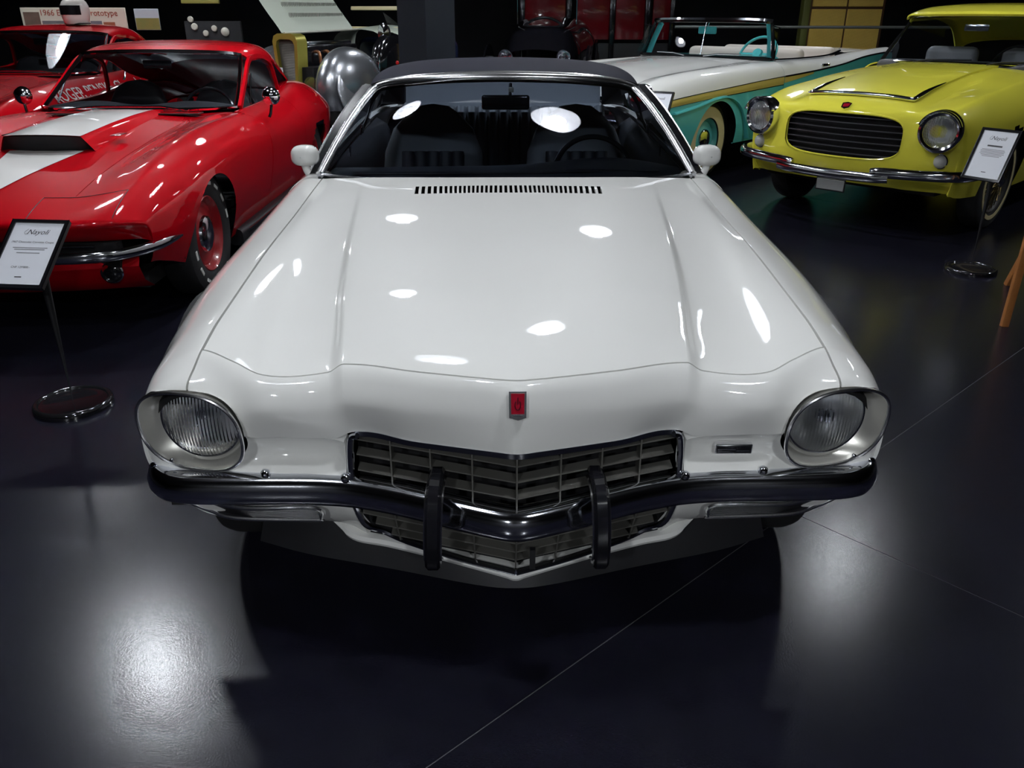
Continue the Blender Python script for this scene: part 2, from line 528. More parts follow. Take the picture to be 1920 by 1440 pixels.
# lower front panel
LOW = [
 rail((.372,-.026,.616),(.40,-.022,.621),(.46,-.018,.624),(.53,-.018,.624),(.585,-.018,.625),(.66,-.002,.622),(.72,.008,.61),(.80,.03,.60)),
 rail((.372,-.018,.596),(.40,.002,.596),(.46,.010,.598),(.53,.010,.598),(.585,.006,.594),(.66,.014,.57),(.72,.02,.57),(.80,.035,.57)),
 rail((.372,-.018,.560),(.40,.006,.562),(.46,.018,.562),(.53,.018,.562),(.585,.010,.560),(.66,.010,.54),(.72,.016,.535),(.80,.035,.535)),
 rail((.372,-.028,.538),(.40,-.026,.536),(.46,-.020,.536),(.53,-.018,.536),(.585,-.012,.530),(.66,-.002,.520),(.72,.010,.515),(.80,.035,.515)),
 rail((.372,-.035,.515),(.40,-.038,.515),(.46,-.038,.514),(.53,-.036,.512),(.585,-.030,.508),(.66,-.015,.500),(.72,.0,.498),(.80,.03,.50)),
 rail((.372,-.010,.46),(.40,-.012,.46),(.46,-.012,.46),(.53,-.012,.46),(.585,-.01,.46),(.66,-.005,.46),(.72,.01,.46),(.80,.045,.46)),
 rail((.365,.010,.40),(.40,.02,.40),(.46,.025,.40),(.53,.025,.40),(.585,.025,.40),(.66,.03,.40),(.72,.04,.40),(.79,.08,.42)),
 rail((.355,.045,.345),(.40,.06,.352),(.46,.065,.355),(.53,.065,.355),(.585,.065,.355),(.66,.07,.355),(.72,.085,.36),(.76,.11,.38)),
 rail((.350,.068,.312),(.40,.095,.326),(.46,.112,.330),(.53,.112,.330),(.585,.112,.330),(.66,.112,.330),(.71,.118,.333),(.745,.13,.35)),
 rail((.35,.13,.305),(.40,.15,.315),(.46,.16,.318),(.53,.16,.318),(.585,.16,.318),(.66,.16,.318),(.70,.16,.32),(.73,.17,.34)),
]
for s in (-1, 1):
    L = Surf(LOW)
    us = np.array(lin(list(L.u), 7)); vs = np.array(lin(list(L.v), 6)); vs[0] += .002
    P = L.ev(us, vs)
    P, fm = trim_hl(P)
    P[..., 0] *= s
    vp = panel('valance_panel', P, WHITE, CAR, mask=fm, flange=.02)
    # parking light recessed under the bumper
    m = MB()
    o = [(.452, .450), (.60, .450), (.70, .448), (.765, .442), (.752, .425), (.71, .408), (.64, .398), (.46, .396), (.446, .404)]
    pl = empty('parking_light', (0, 0, 0)); pl.parent = CAR
    def yv(x, z): return .008 + (.40 - z) * .62 + max(0, abs(x) - .62) * .38
    ring = [(s * x, yv(x, z) - .004, z) for x, z in o]
    m = MB(); m.add(*tube(crv(ring, 4, True), .0045, 6, True, up=(0, 1, .3))); m.build('rim', TRIM, pl)
    k = len(ring); obj('lens', ring + [(s * .60, yv(.6, .4) + .002, .40)], [(i, (i + 1) % k, k) for i in range(k)], mat('smoked_parking_lens', (.012, .012, .014), .25, spec=.3, bump=('Z', 60, .3, .002)), pl)
# centre lip below the grille
lip = crv([(-.44, .104, .328), (-.41, .088, .320), (-.372, .062, .312), (-.30, .045, .308), (-.2, .01, .304), (-.1, -.032, .302), (-.02, -.068, .301), (0, -.078, .301), (.02, -.068, .301), (.1, -.032, .302), (.2, .01, .304), (.30, .045, .308), (.372, .062, .312), (.41, .088, .320), (.44, .104, .328)], 5)
m = MB(); m.add(*sweep(lip, [(.0, .012), (.012, .010), (.016, .0), (.012, -.008), (-.03, -.012), (-.03, .008)], scale=[min(1, .15 + .12 * min(i, len(lip) - 1 - i)) for i in range(len(lip))])); m.build('grille_lip', WHITE, CAR)
# grille
GR = empty('grille'); GR.parent = CAR
def gy(x, z=.5): return -.152 + .36 * abs(x) + max(0, .45 - z) * .6
def gback(x): return gy(x) + .075
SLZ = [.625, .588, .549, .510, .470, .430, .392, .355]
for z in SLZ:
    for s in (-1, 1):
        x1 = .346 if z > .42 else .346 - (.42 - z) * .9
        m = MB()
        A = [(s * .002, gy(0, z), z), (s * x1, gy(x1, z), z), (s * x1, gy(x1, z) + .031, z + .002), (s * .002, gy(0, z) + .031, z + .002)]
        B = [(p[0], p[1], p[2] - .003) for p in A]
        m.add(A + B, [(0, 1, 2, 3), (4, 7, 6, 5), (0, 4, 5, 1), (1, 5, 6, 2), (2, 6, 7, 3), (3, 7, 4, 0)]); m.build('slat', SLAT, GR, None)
for c in (0, .092, .181, .268):
    for s in ((-1, 1) if c else (1,)):
        zb = .318 if c < .2 else .335
        m = MB(); zt = .652 - .03 * c
        for za, zc in ((.45, zt), (zb, .45)):
            ya, yc = gy(c, za) - .002, gy(c, zc) - .002
            V_ = [(s * c + e, y + dy, z) for e in (-.0016, .0016) for (y, z) in ((ya, za), (yc, zc)) for dy in (0, .045)]
            m.add(V_, [(0, 1, 3, 2), (4, 6, 7, 5), (0, 4, 5, 1), (2, 3, 7, 6), (0, 2, 6, 4), (1, 5, 7, 3)])
        m.build('divider', SLAT, GR, None)
bk = [(-.36, .07), (0, -.04), (.36, .07)]
m = MB(); m.add(*grid([[(x, y, z) for x, y in bk] for z in (.30, .68)])); m.build('radiator_screen', DARK, GR)
top = UP.ev(np.linspace(-uB * .985, uB * .985, 41), np.array([vv[9] - .001]))[0] + np.array([0, .006, -.005])
m = MB()
m.add(*sweep(top, [(-.006, -.006), (.007, -.006), (.007, .006), (-.006, .006)])); m.build('top_trim', CHROME_D, GR)
for s in (-1, 1):
    pth = crv([(s * .338, gy(.338) - .014, .640), (s * .352, gy(.35) - .013, .632), (s * .357, gy(.35) - .012, .60), (s * .359, gy(.355) - .012, .55), (s * .360, gy(.355) - .014, .50), (s * .358, gy(.355) + .01, .44), (s * .345, gy(.35) + .03, .385), (s * .31, .035, .345), (s * .25, .015, .328), (s * .12, -.042, .318), (0, -.09, .316)], 5)
    m = MB(); m.add(*tube(pth, .0075, 8, up=(0, 1, 0))); m.build('side_trim', CHROME, GR)
m = MB(); m.add(*box((.035, gy(0) + .02, .385), (.012, .012, .05))); m.build('hood_latch', BLACK, GR)
# front bumper
bp = [(.845, .16), (.846, .11), (.842, .06), (.828, .012), (.80, -.022), (.765, -.040), (.71, -.050), (.6, -.054), (.5, -.055), (.43, -.058), (.36, -.068), (.28, -.092), (.2, -.122), (.1, -.162), (.035, -.185), (.0, -.190)]
zz = lambda x: .497 - .008 * math.exp(-(x / .2) ** 2)
path = [(x, y, zz(x)) for x, y in bp] + [(-x, y, zz(x)) for x, y in bp[-2::-1]]
path = crv(path, 5)
prof = [(-.052, .034), (-.036, .038), (-.018, .035), (-.006, .024), (0, .006), (-.001, -.012), (-.008, -.026), (-.022, -.036), (-.05, -.037), (-.05, -.030), (-.03, -.028), (-.03, .026), (-.05, .028)]
prof = [(-a, b) for a, b in prof]
BU = obj('front_bumper', *sweep(path, prof), CHROME, CAR, 50)
for s in (-1, 1):
    for (x, y, z) in ((.55, -.024, .541), (.372, -.044, .541), (.815, .03, .533)):
        m = MB(); m.add(*lathe([(0, .006), (.006, .005), (.010, .001), (.0105, -.006)], (s * x, y, z), (0, -.25, 1) if x < .8 else (s * .5, -.3, .8), 14)); m.build('bolt', CHROME, BU)
    # guard with a raised chrome frame and a dark rubber face
    g0 = [(s * .165, -.100, .572), (s * .166, -.145, .580), (s * .168, -.183, .570), (s * .170, -.198, .54), (s * .172, -.202, .50), (s * .174, -.196, .455), (s * .176, -.178, .418), (s * .177, -.13, .385)]
    pth = crv(g0, 5)
    ups = (1, 0, 0)
    m = MB(); m.add(*sweep(pth, [(-.0, .013), (.006, .0155), (.016, .0155), (.022, .010), (.022, -.010), (.016, -.0155), (.006, -.0155), (0, -.013)], up=ups)); 
    gd = m.build('bumper_guard', BLACK_G, CAR)
    for e in (-1, 1):
        pe = [(p[0] + e * .0160, p[1], p[2]) for p in pth]
        m = MB(); m.add(*tube(pe, .0035, 6, up=ups)); m.build('guard_edge', TRIM, gd)
# air dam
dam = [(-.66, .20), (-.52, .14), (-.3, .075), (-.1, .012), (0, -.004), (.1, .012), (.3, .075), (.52, .14), (.66, .20)]
G_ = []
for x, y in crv([(a, b, 0) for a, b in dam], 4)[:, :2]:
    G_.append([(x * .96, y + .06, .33), (x * .985, y + .025, .26), (x, y, .205), (x, y + .008, .2), (x * .98, y + .04, .26)])
obj('air_dam', *grid(G_), mat('air_dam_black', (.012, .012, .014), .38), CAR)
m = MB(); m.add(*box((0, 1.0, .22), (1.3, 1.5, .06))); m.add(*box((0, 2.6, .24), (1.5, 3.2, .06))); m.build('underbody', DARK, CAR, None)
# headlights
for s in (-1, 1):
    H_ = empty('headlight'); H_.parent = CAR
    n = 56
    def ring(k, yo, cx=HLX, cz=HLZ, w=HLW, h=HLH, e=2.5):
        out = []
        for i in range(n):
            t = 2 * PI * i / n; c, d = math.cos(t), math.sin(t)
            x = cx + w * k * math.copysign(abs(c) ** (2 / e), c); z = cz + h * k * math.copysign(abs(d) ** (2 / e), d)
            out.append((s * x, hl_y(x, z) + yo, z))
        return out
    lc = (s * .694, .030, .640)
    def cring(r, yo, tilt=.0):
        return [(lc[0] + s * r * math.cos(2 * PI * i / n), lc[1] + yo - tilt * r * math.sin(2 * PI * i / n) + .10 * r * math.cos(2 * PI * i / n), lc[2] + r * math.sin(2 * PI * i / n)) for i in range(n)]
    m = MB(); m.add(*tube(ring(1.0, -.004), .0042, 8, True, up=(0, 1, 0))); m.build('rim', TRIM, H_)
    obj('bezel', *grid([ring(.985, -.003), ring(.93, .008), cring(.100, .006), cring(.093, .012), cring(.091, .05)], closed_u=True), BEZEL, H_, 30)
    m = MB(); m.add(*tube(cring(.0885, .004), .0035, 6, True, up=(0, 1, 0))); m.build('retaining_ring', CHROME_D, H_)
    obj('reflector', *grid([cring(.087, .008), cring(.078, .03), cring(.05, .052), cring(.015, .06), cring(.002, .06)], closed_u=True), REFLECTOR, H_)
    obj('lens', *grid([cring(.0875, .006), cring(.085, .000), cring(.07, -.008), cring(.045, -.015), cring(.02, -.018), cring(.001, -.019)], closed_u=True), LENS, H_)
    m = MB(); m.add(*lathe([(.014, 0), (.014, .012), (0, .016)], (lc[0], lc[1] + .03, lc[2]), (0, -1, 0), 14)); m.build('bulb_shield', CHROME_D, H_)
    m = MB(); m.add(*lathe([(0, .003), (.004, .002), (.0045, -.004)], (s * .765, .012, .553), (0, -1, .4), 10)); m.build('screw', CHROME_D, H_)
# nose badge and grille badge
BG = empty('nose_badge', (0, -.176, .774)); BG.parent = CAR; BG.rotation_euler = (math.radians(-12), 0, 0)
m = MB(); m.add(*prism([(-.017, .028), (.017, .028), (.0165, -.024), (0, -.029), (-.0165, -.024)], -.006, .006)); m.build('badge_frame', TRIM, BG, 30)
m = MB(); m.add(*prism([(-.013, .0245), (.013, .0245), (.0125, -.016), (-.0125, -.016)], -.0075, -.004)); m.build('red_enamel', mat('badge_red', (.30, .004, .018), .2, coat=1), BG, None)
el = [(0 + .0055 * math.sin(t), -.0085, .002 - .0095 * math.cos(t)) for t in np.linspace(-2.4, 2.4, 22)]
m = MB(); m.add(*tube(el, .0009, 5, up=(0, 1, 0))); m.add(*tube([(0, -.0085, .017), (0, -.0085, .003)], .0009, 5, up=(0, 1, 0))); m.build('badge_mark', mat('badge_dark', (.05, .0, .004), .4), BG)
text('badge_lettering', 'CAMARO', .0062, CHROME, BG, (0, -.0078, -.0195), ext=.0003)
ZB = empty('panel_badge', (.485, .006, .580)); ZB.parent = CAR; ZB.rotation_euler = (math.radians(4), 0, math.radians(0))
m = MB(); m.add(*prism(rrect(.082, .024, .002, 2), -.008, .004)); m.build('badge_frame', TRIM, ZB, 30)
m = MB(); m.add(*prism(rrect(.077, .019, .0015, 2), -.0095, -.006)); m.build('badge_field', BLACK_G, ZB, 30)
text('badge_lettering', 'TYPE  LT', .0095, CHROME, ZB, (-.002, -.0098, .0045), ext=.0003)
for (x, w_, z) in ((-.016, .040, -.0005), (-.022, .028, -.0058), (.020, .030, -.0042)):
    m = MB(); m.add(*box((x, -.0097, z), (w_, .001, .0028))); m.build('badge_bar', CHROME, ZB, None)

# greenhouse
WS = Surf([
 rail((0,1.465,.905),(.18,1.47,.904),(.36,1.482,.900),(.54,1.535,.894),(.66,1.62,.888),(.735,1.70,.882)),
 rail((0,1.73,1.012),(.17,1.735,1.010),(.34,1.748,1.005),(.51,1.80,.997),(.63,1.872,.986),(.700,1.94,.975)),
 rail((0,2.00,1.112),(.16,2.005,1.110),(.32,2.02,1.106),(.47,2.06,1.096),(.59,2.13,1.080),(.655,2.18,1.066)),
 rail((0,2.29,1.205),(.14,2.295,1.204),(.28,2.31,1.198),(.42,2.345,1.187),(.53,2.375,1.172),(.590,2.41,1.152))], mirror=True)
us = np.linspace(WS.u[0], WS.u[-1], 41); vs = np.linspace(WS.v[0], WS.v[-1], 21)
P = WS.ev(us, vs)
wsh = obj('windshield', *grid(P), GLASS, CAR)
edge = np.concatenate([P[:, 0][::1], P[-1, 1:], P[::-1, -1][1:]])
e2 = crv([P[0, 0], P[5, 0], P[10, 0], P[15, 0], P[19, 0] * [.995, 1, 1], P[-1, 1], P[-1, 4], P[-1, 10], P[-1, 20], P[-1, 30], P[-1, 36], P[-1, 39], P[19, -1] * [.995, 1, 1], P[15, -1], P[10, -1], P[5, -1], P[0, -1]], 5)
m = MB(); m.add(*sweep(e2 + np.array([0, -.004, .004]), [(.015 * math.cos(t), .010 * math.sin(t)) for t in np.linspace(0, 2 * PI, 17)[:-1]], up=(0, -.55, .83))); m.build('windshield_trim', TRIM, wsh, 35)
m = MB(); m.add(*sweep(P[0] + np.array([0, -.012, .0]), [(-.01, -.008), (.01, -.008), (.012, .004), (-.01, .008)])); m.build('lower_trim', CHROME_D, wsh, 35)
# A pillars
for s in (-1, 1):
    ed = P[:, -1 if s > 0 else 0]
    q = crv([ed[0] + [s * .025, .02, -.01], ed[7] + [s * .03, .03, -.004], ed[14] + [s * .034, .035, -.002], ed[20] + [s * .04, .03, -.002]], 6)
    m = MB(); m.add(*sweep(q, [(-.024, -.02), (.026, -.022), (.030, .0), (.016, .014), (-.016, .014), (-.026, .0)], up=(0, -.5, .86))); m.build('windshield_pillar', BLACK_G, CAR, 35)
    q2 = q + np.array([s * .026, .012, .004])
    m = MB(); m.add(*tube(q2, .006, 8)); m.build('drip_rail', TRIM, CAR)
ROOF = Surf([
 rail((0,2.315,1.216),(.20,2.32,1.212),(.40,2.355,1.198),(.52,2.385,1.180),(.585,2.42,1.165),(.625,2.45,1.145),(.645,2.48,1.12)),
 rail((0,2.50,1.236),(.21,2.505,1.232),(.42,2.53,1.219),(.54,2.56,1.200),(.605,2.58,1.180),(.642,2.60,1.150),(.662,2.62,1.115)),
 rail((0,2.80,1.252),(.22,2.80,1.248),(.43,2.81,1.235),(.56,2.83,1.215),(.625,2.85,1.190),(.66,2.86,1.155),(.675,2.87,1.11)),
 rail((0,3.10,1.250),(.22,3.10,1.246),(.43,3.10,1.233),(.56,3.11,1.212),(.625,3.12,1.188),(.66,3.13,1.15),(.678,3.14,1.10)),
 rail((0,3.36,1.225),(.22,3.36,1.221),(.43,3.36,1.208),(.55,3.37,1.187),(.62,3.39,1.160),(.66,3.42,1.12),(.69,3.46,1.06))], mirror=True)
us = np.array([-u for u in lin(list(ROOF.u[6:]), 5)][::-1][:-1] + lin(list(ROOF.u[6:]), 5)); vs = np.array(lin(list(ROOF.v), 6))
P = ROOF.ev(us, vs)
roof = panel('roof', P, VINYL, CAR, flange=.03)
m = MB(); m.add(*sweep(P[0][3:-3] + np.array([0, -.004, .004]), [(-.006, -.010), (.008, -.010), (.008, .005), (-.006, .008)])); m.build('roof_front_trim', TRIM, roof, 35)
obj('headliner', *grid(P - np.array([0, 0, .035])), TRIM_IN, roof)
# rear window, deck, quarter panels, doors
RW = [[(x, 3.37, 1.215 - abs(x) ** 2 * .14) for x in np.linspace(-.55, .55, 9)], [(x * 1.12, 3.90, .955 - abs(x) ** 2 * .1) for x in np.linspace(-.55, .55, 9)]]
obj('rear_window', *grid(RW), GLASS, CAR)
for s in (-1, 1):
    m = MB()
    A = [(s * .55, 3.36, 1.185), (s * .69, 3.44, 1.07), (s * .775, 3.70, .93), (s * .78, 4.0, .93), (s * .63, 3.92, .93)]
    m.add(A, [(0, 1, 2, 3, 4)]); m.build('rear_pillar', VINYL, CAR, None)
SIDE = Surf([
 rail((.735,1.66,.880),(.79,1.64,.876),(.86,1.63,.81),(.905,1.63,.70),(.905,1.63,.45),(.87,1.63,.20)),
 rail((.75,2.2,.885),(.80,2.2,.880),(.875,2.2,.81),(.915,2.2,.70),(.91,2.2,.45),(.875,2.2,.20)),
 rail((.765,2.75,.890),(.815,2.75,.885),(.885,2.75,.82),(.92,2.75,.70),(.915,2.75,.45),(.88,2.75,.20)),
 rail((.77,3.4,.905),(.825,3.4,.90),(.895,3.4,.83),(.935,3.4,.70),(.93,3.4,.45),(.885,3.4,.22)),
 rail((.72,4.0,.915),(.80,4.0,.905),(.88,4.0,.83),(.915,4.0,.70),(.91,4.0,.45),(.87,4.0,.25)),
 rail((.62,4.50,.88),(.70,4.50,.87),(.80,4.50,.80),(.84,4.50,.68),(.84,4.50,.50),(.80,4.48,.36))])
for s in (-1, 1):
    for nm, a, b in (('door', 0, 2), ('quarter_panel', 2, 5)):
        us = np.array(lin(list(SIDE.u), 5)); vs = np.array(lin(list(SIDE.v[a:b + 1]), 8)); vs[0] += .003; vs[-1] -= .003
        P = SIDE.ev(us, vs); mk = None
        if nm == 'quarter_panel':
            d = np.hypot(P[..., 1] - 3.38, P[..., 2] - .32); ins = (d < .37) & (P[..., 2] < .68)
            mk = ins[:-1, :-1] & ins[1:, 1:] & ins[1:, :-1] & ins[:-1, 1:]
        P[..., 0] *= s
        panel(nm, P, WHITE, CAR, centre=(0, 2.5, .5), mask=mk)
    m = MB(); m.add(*sweep([(s * .738, 1.70, .890), (s * .753, 2.2, .893), (s * .768, 2.75, .898), (s * .772, 3.3, .912)], [(-.012, -.02), (.012, -.02), (.012, .006), (-.012, .006)])); m.build('window_sill', BLACK_G, CAR, 35)
    sg = [[(s * .738, 1.86, .89), (s * .755, 2.3, .89), (s * .77, 2.8, .90), (s * .772, 3.35, .91)], [(s * .70, 1.98, .99), (s * .655, 2.40, 1.10), (s * .675, 2.85, 1.12), (s * .69, 3.30, 1.08)]]
    obj('side_window', *grid(sg), GLASS_C, CAR)
DK = [[(x, 3.92 + 0 * abs(x), .945 - x * x * .06) for x in np.linspace(-.74, .74, 11)], [(x * .97, 4.2, .94 - x * x * .06) for x in np.linspace(-.74, .74, 11)], [(x * .86, 4.50, .90 - x * x * .05) for x in np.linspace(-.74, .74, 11)], [(x * .86, 4.56, .80) for x in np.linspace(-.74, .74, 11)], [(x * .9, 4.52, .40) for x in np.linspace(-.74, .74, 11)]]
obj('rear_deck', *grid(DK), WHITE, CAR)
# door mirrors
for s in (-1, 1):
    M_ = empty('side_mirror', (s * .800, 1.75, .946)); M_.parent = CAR; M_.rotation_euler = (0, 0, s * .15); M_.scale = (.72, .72, .76)
    m = MB(); G_ = []
    for (y, w_, h_) in ((-.058, .002, .002), (-.055, .030, .022), (-.045, .052, .037), (-.025, .068, .048), (.0, .074, .053), (.030, .074, .053), (.034, .070, .049), (.020, .066, .046)):
        G_.append([(math.copysign(abs(math.cos(t)) ** .72, math.cos(t)) * w_, y, math.copysign(abs(math.sin(t)) ** .72, math.sin(t)) * h_) for t in np.linspace(0, 2 * PI, 33)[:-1]])
    m.add(*grid(G_, closed_u=True)); m.build('mirror_shell', WHITE, M_, 60)
    m = MB(); m.add(*rbox((0, .024, 0), (.13, .004, .09), .002, 1)); m.build('mirror_glass', CHROME, M_)
    q = crv([(-s * .002, -.005, -.04), (-s * .012, -.012, -.07), (-s * .03, -.022, -.10), (-s * .045, -.030, -.118)], 5)
    m = MB(); m.add(*sweep(q, circ(.020, 12, 1.0, .75), up=(0, 1, 0), scale=list(np.linspace(1.25, .72, len(q))))); m.build('mirror_stalk', WHITE, M_)
# wheels
def wheel(parent, x, y, R, wdt, rim_r, s, rim_mat, hub=True, white=None, name='wheel', ztilt=0):
    Wl = empty(name, (x, y, R)); Wl.parent = parent; Wl.rotation_euler = (0, 0, ztilt)
    ax = (s, 0, 0); h = wdt / 2
    m = MB(); m.add(*lathe([(rim_r, -h * .8), (R * .9, -h), (R * .975, -h * .86), (R, -h * .6), (R, h * .6), (R * .975, h * .86), (R * .9, h), (rim_r * 1.10, h * .95), (rim_r, h * .8), (rim_r * .96, h * .3), (rim_r * .9, -h * .2), (0, -h * .2)], (0, 0, 0), ax, 44)); m.build('tyre', RUBBER, Wl)
    m = MB(); m.add(*lathe([(rim_r * 1.02, h * .82), (rim_r * .99, h * .88), (rim_r * .93, h * .75), (rim_r * .86, h * .45), (rim_r * .62, h * .42), (rim_r * .5, h * .60), (rim_r * .3, h * .62), (0, h * .62)], (0, 0, 0), ax, 40)); m.build('rim', rim_mat, Wl)
    if hub:
        m = MB(); m.add(*lathe([(rim_r * .5, h * .58), (rim_r * .47, h * .75), (rim_r * .38, h * .85), (rim_r * .2, h * .92), (0, h * .95)], (0, 0, 0), ax, 32)); m.build('hubcap', CHROME, Wl)
    if white:
        m = MB(); m.add(*lathe([(white[0], h * .99), (white[0], h * 1.01 + .002), (white[1], h * 1.01 + .002), (white[1], h * .99)], (0, 0, 0), ax, 44)); m.build('whitewall', white[2], Wl)
    return Wl
for s in (-1, 1):
    wheel(CAR, s * .745, .645, .330, .20, .185, s, CHROME_D)
    wheel(CAR, s * .785, 3.38, .330, .20, .185, s, CHROME_D)
    m = MB(); m.add(*lathe([(.40, -.12), (.40, .08)], (s * .77, .64, .33), (1, 0, 0), 24, ang0=-.1, ang1=PI + .1)); m.build('wheel_well', DARK, CAR)
# interior
Dd = Surf([rail((-.72,1.66,.872),(-.4,1.56,.886),(0,1.53,.890),(.4,1.56,.888),(.72,1.66,.872)),
 rail((-.72,1.82,.872),(-.4,1.76,.886),(0,1.75,.890),(.4,1.78,.905),(.72,1.84,.876)),
 rail((-.72,1.98,.862),(-.4,1.94,.872),(0,1.94,.878),(.4,1.97,.905),(.72,1.98,.866)),
 rail((-.72,2.03,.80),(-.4,2.0,.80),(0,2.0,.80),(.4,2.05,.82),(.72,2.03,.80)),
 rail((-.72,1.98,.55),(-.4,1.96,.55),(0,1.96,.55),(.4,1.98,.55),(.72,1.98,.55))])
dsh = obj('dashboard', *grid(Dd.ev(np.linspace(Dd.u[0], Dd.u[-1], 33), np.linspace(0, Dd.v[-1], 25))), TRIM_IN, CAR, 60)
m = MB(); m.add(*sweep([(-.6, 1.70, .886), (-.3, 1.66, .893), (0, 1.65, .896), (.3, 1.67, .900), (.6, 1.72, .890)], [(-.02, 0), (.02, 0), (.016, .004), (-.016, .004)])); m.build('defroster_grille', BLACK, dsh)
SW = empty('steering_wheel', (.394, 2.16, .80)); SW.parent = CAR; SW.rotation_euler = (math.radians(-28), 0, 0)
m = MB(); m.add(*torus((0, 0, 0), (0, 1, 0), .175, .012, 48, 8)); m.build('rim', BLACK_G, SW)
m = MB(); m.add(*rbox((0, -.01, -.01), (.30, .014, .035), .006)); m.add(*lathe([(0, .03), (.05, .02), (.06, 0)], (0, 0, 0), (0, 1, 0), 20)); m.build('spoke', TRIM_IN, SW)
def bucket_seat(x):
    st = empty('front_seat', (x, 2.62, .0)); st.parent = CAR
    Sb = []
    for (z, y, w_, d_) in ((.42, -.08, .22, .06), (.55, -.02, .25, .065), (.70, .04, .255, .065), (.82, .08, .245, .06), (.93, .11, .20, .05), (1.0, .13, .13, .038), (1.035, .14, .08, .02), (1.045, .142, .01, .005)):
        Sb.append([(math.copysign(abs(math.cos(t)) ** .6, math.cos(t)) * w_, y + math.copysign(abs(math.sin(t)) ** .6, math.sin(t)) * d_, z) for t in np.linspace(0, 2 * PI, 33)[:-1]])
    m = MB(); m.add(*grid(Sb, closed_u=True)); m.build('backrest', TRIM_G, st, 60)
    for i in range(-3, 4):
        if abs(i) == 3: continue
        c = i * .062
        q = [(c, -.10 + .0, .52), (c, -.062, .60), (c, -.03, .70), (c, -.0, .78), (c, .02, .83)]
        m = MB(); m.add(*sweep(q, circ(.031, 10, 1, .45), up=(0, -1, .2))); m.build('pleat', TRIM_IN, st)
    m = MB(); m.add(*rbox((0, -.25, .40), (.5, .5, .14), .05, 3)); m.build('cushion', TRIM_G, st)
bucket_seat(-.36); bucket_seat(.36)
RS = empty('rear_seat', (0, 3.42, 0)); RS.parent = CAR
for i in range(-9, 10):
    c = i * .062
    q = [(c, -.10, .50), (c, -.05, .70), (c, -.02, .85), (c, .0, .93), (c, .05, .955)]
    m = MB(); m.add(*sweep(q, circ(.0315, 10, 1, .6), up=(0, -1, .2))); m.build('pleat', TRIM_G, RS)
m = MB(); m.add(*rbox((0, .30, .93), (1.25, .5, .03), .01)); m.build('parcel_shelf', TRIM_G, RS)
m = MB(); m.add(*rbox((0, -.3, .42), (1.2, .45, .14), .05)); m.build('cushion', TRIM_IN, RS)
for s in (-1, 1):
    q = Surf([[(s * .735, 1.75, .86), (s * .74, 2.3, .875), (s * .75, 2.9, .885), (s * .75, 3.5, .90)], [(s * .69, 1.75, .84), (s * .70, 2.3, .855), (s * .70, 2.9, .865), (s * .70, 3.5, .88)], [(s * .68, 1.75, .3), (s * .68, 2.3, .3), (s * .68, 2.9, .3), (s * .68, 3.5, .3)]])
    dt = obj('door_trim', *grid(q.ev(np.linspace(0, q.u[-1], 13), np.linspace(0, q.v[-1], 9))), TRIM_IN, CAR, 60)
    m = MB(); m.add(*tube([(s * .715, 2.30, .86), (s * .712, 2.30, .895)], .004)); m.add(*lathe([(0, .006), (.006, .003), (.006, -.003), (0, -.006)], (s * .712, 2.30, .898), n=10)); m.build('lock_knob', CHROME, dt)
    # shoulder belt hung along the roof rail
    q = crv([(s * .60, 2.75, 1.14), (s * .645, 2.62, 1.07), (s * .66, 2.52, 1.0), (s * .675, 2.42, .955)], 6)
    m = MB(); m.add(*sweep(q, [(-.02, -.002), (.02, -.002), (.02, .002), (-.02, .002)], up=(s, 0, .2))); bl = m.build('seat_belt', mat('belt_grey', (.06, .06, .065), .6), CAR, 30)
    m = MB(); m.add(*rbox((s * .672, 2.44, .965), (.012, .03, .04), .004)); m.build('buckle', CHROME_D, bl)
m = MB(); m.add(*box((0, 2.9, .30), (1.5, 2.6, .03))); m.build('cabin_floor', DARK, CAR, None)
RV = empty('rear_view_mirror', (.0, 2.21, 1.104)); RV.parent = CAR
m = MB(); m.add(*rbox((0, 0, 0), (.21, .022, .062), .011, 3)); m.build('mirror_shell', BLACK_G, RV)
m = MB(); m.add(*tube([(.02, -.01, .03), (.022, .03, .075)], .007)); m.build('mirror_stem', CHROME_D, RV)
m = MB(); m.add(*rbox((.024, .0, .052), (.022, .012, .022), .004)); m.build('mirror_mount', mat('ivory_plastic', (.6, .58, .48), .5), RV)

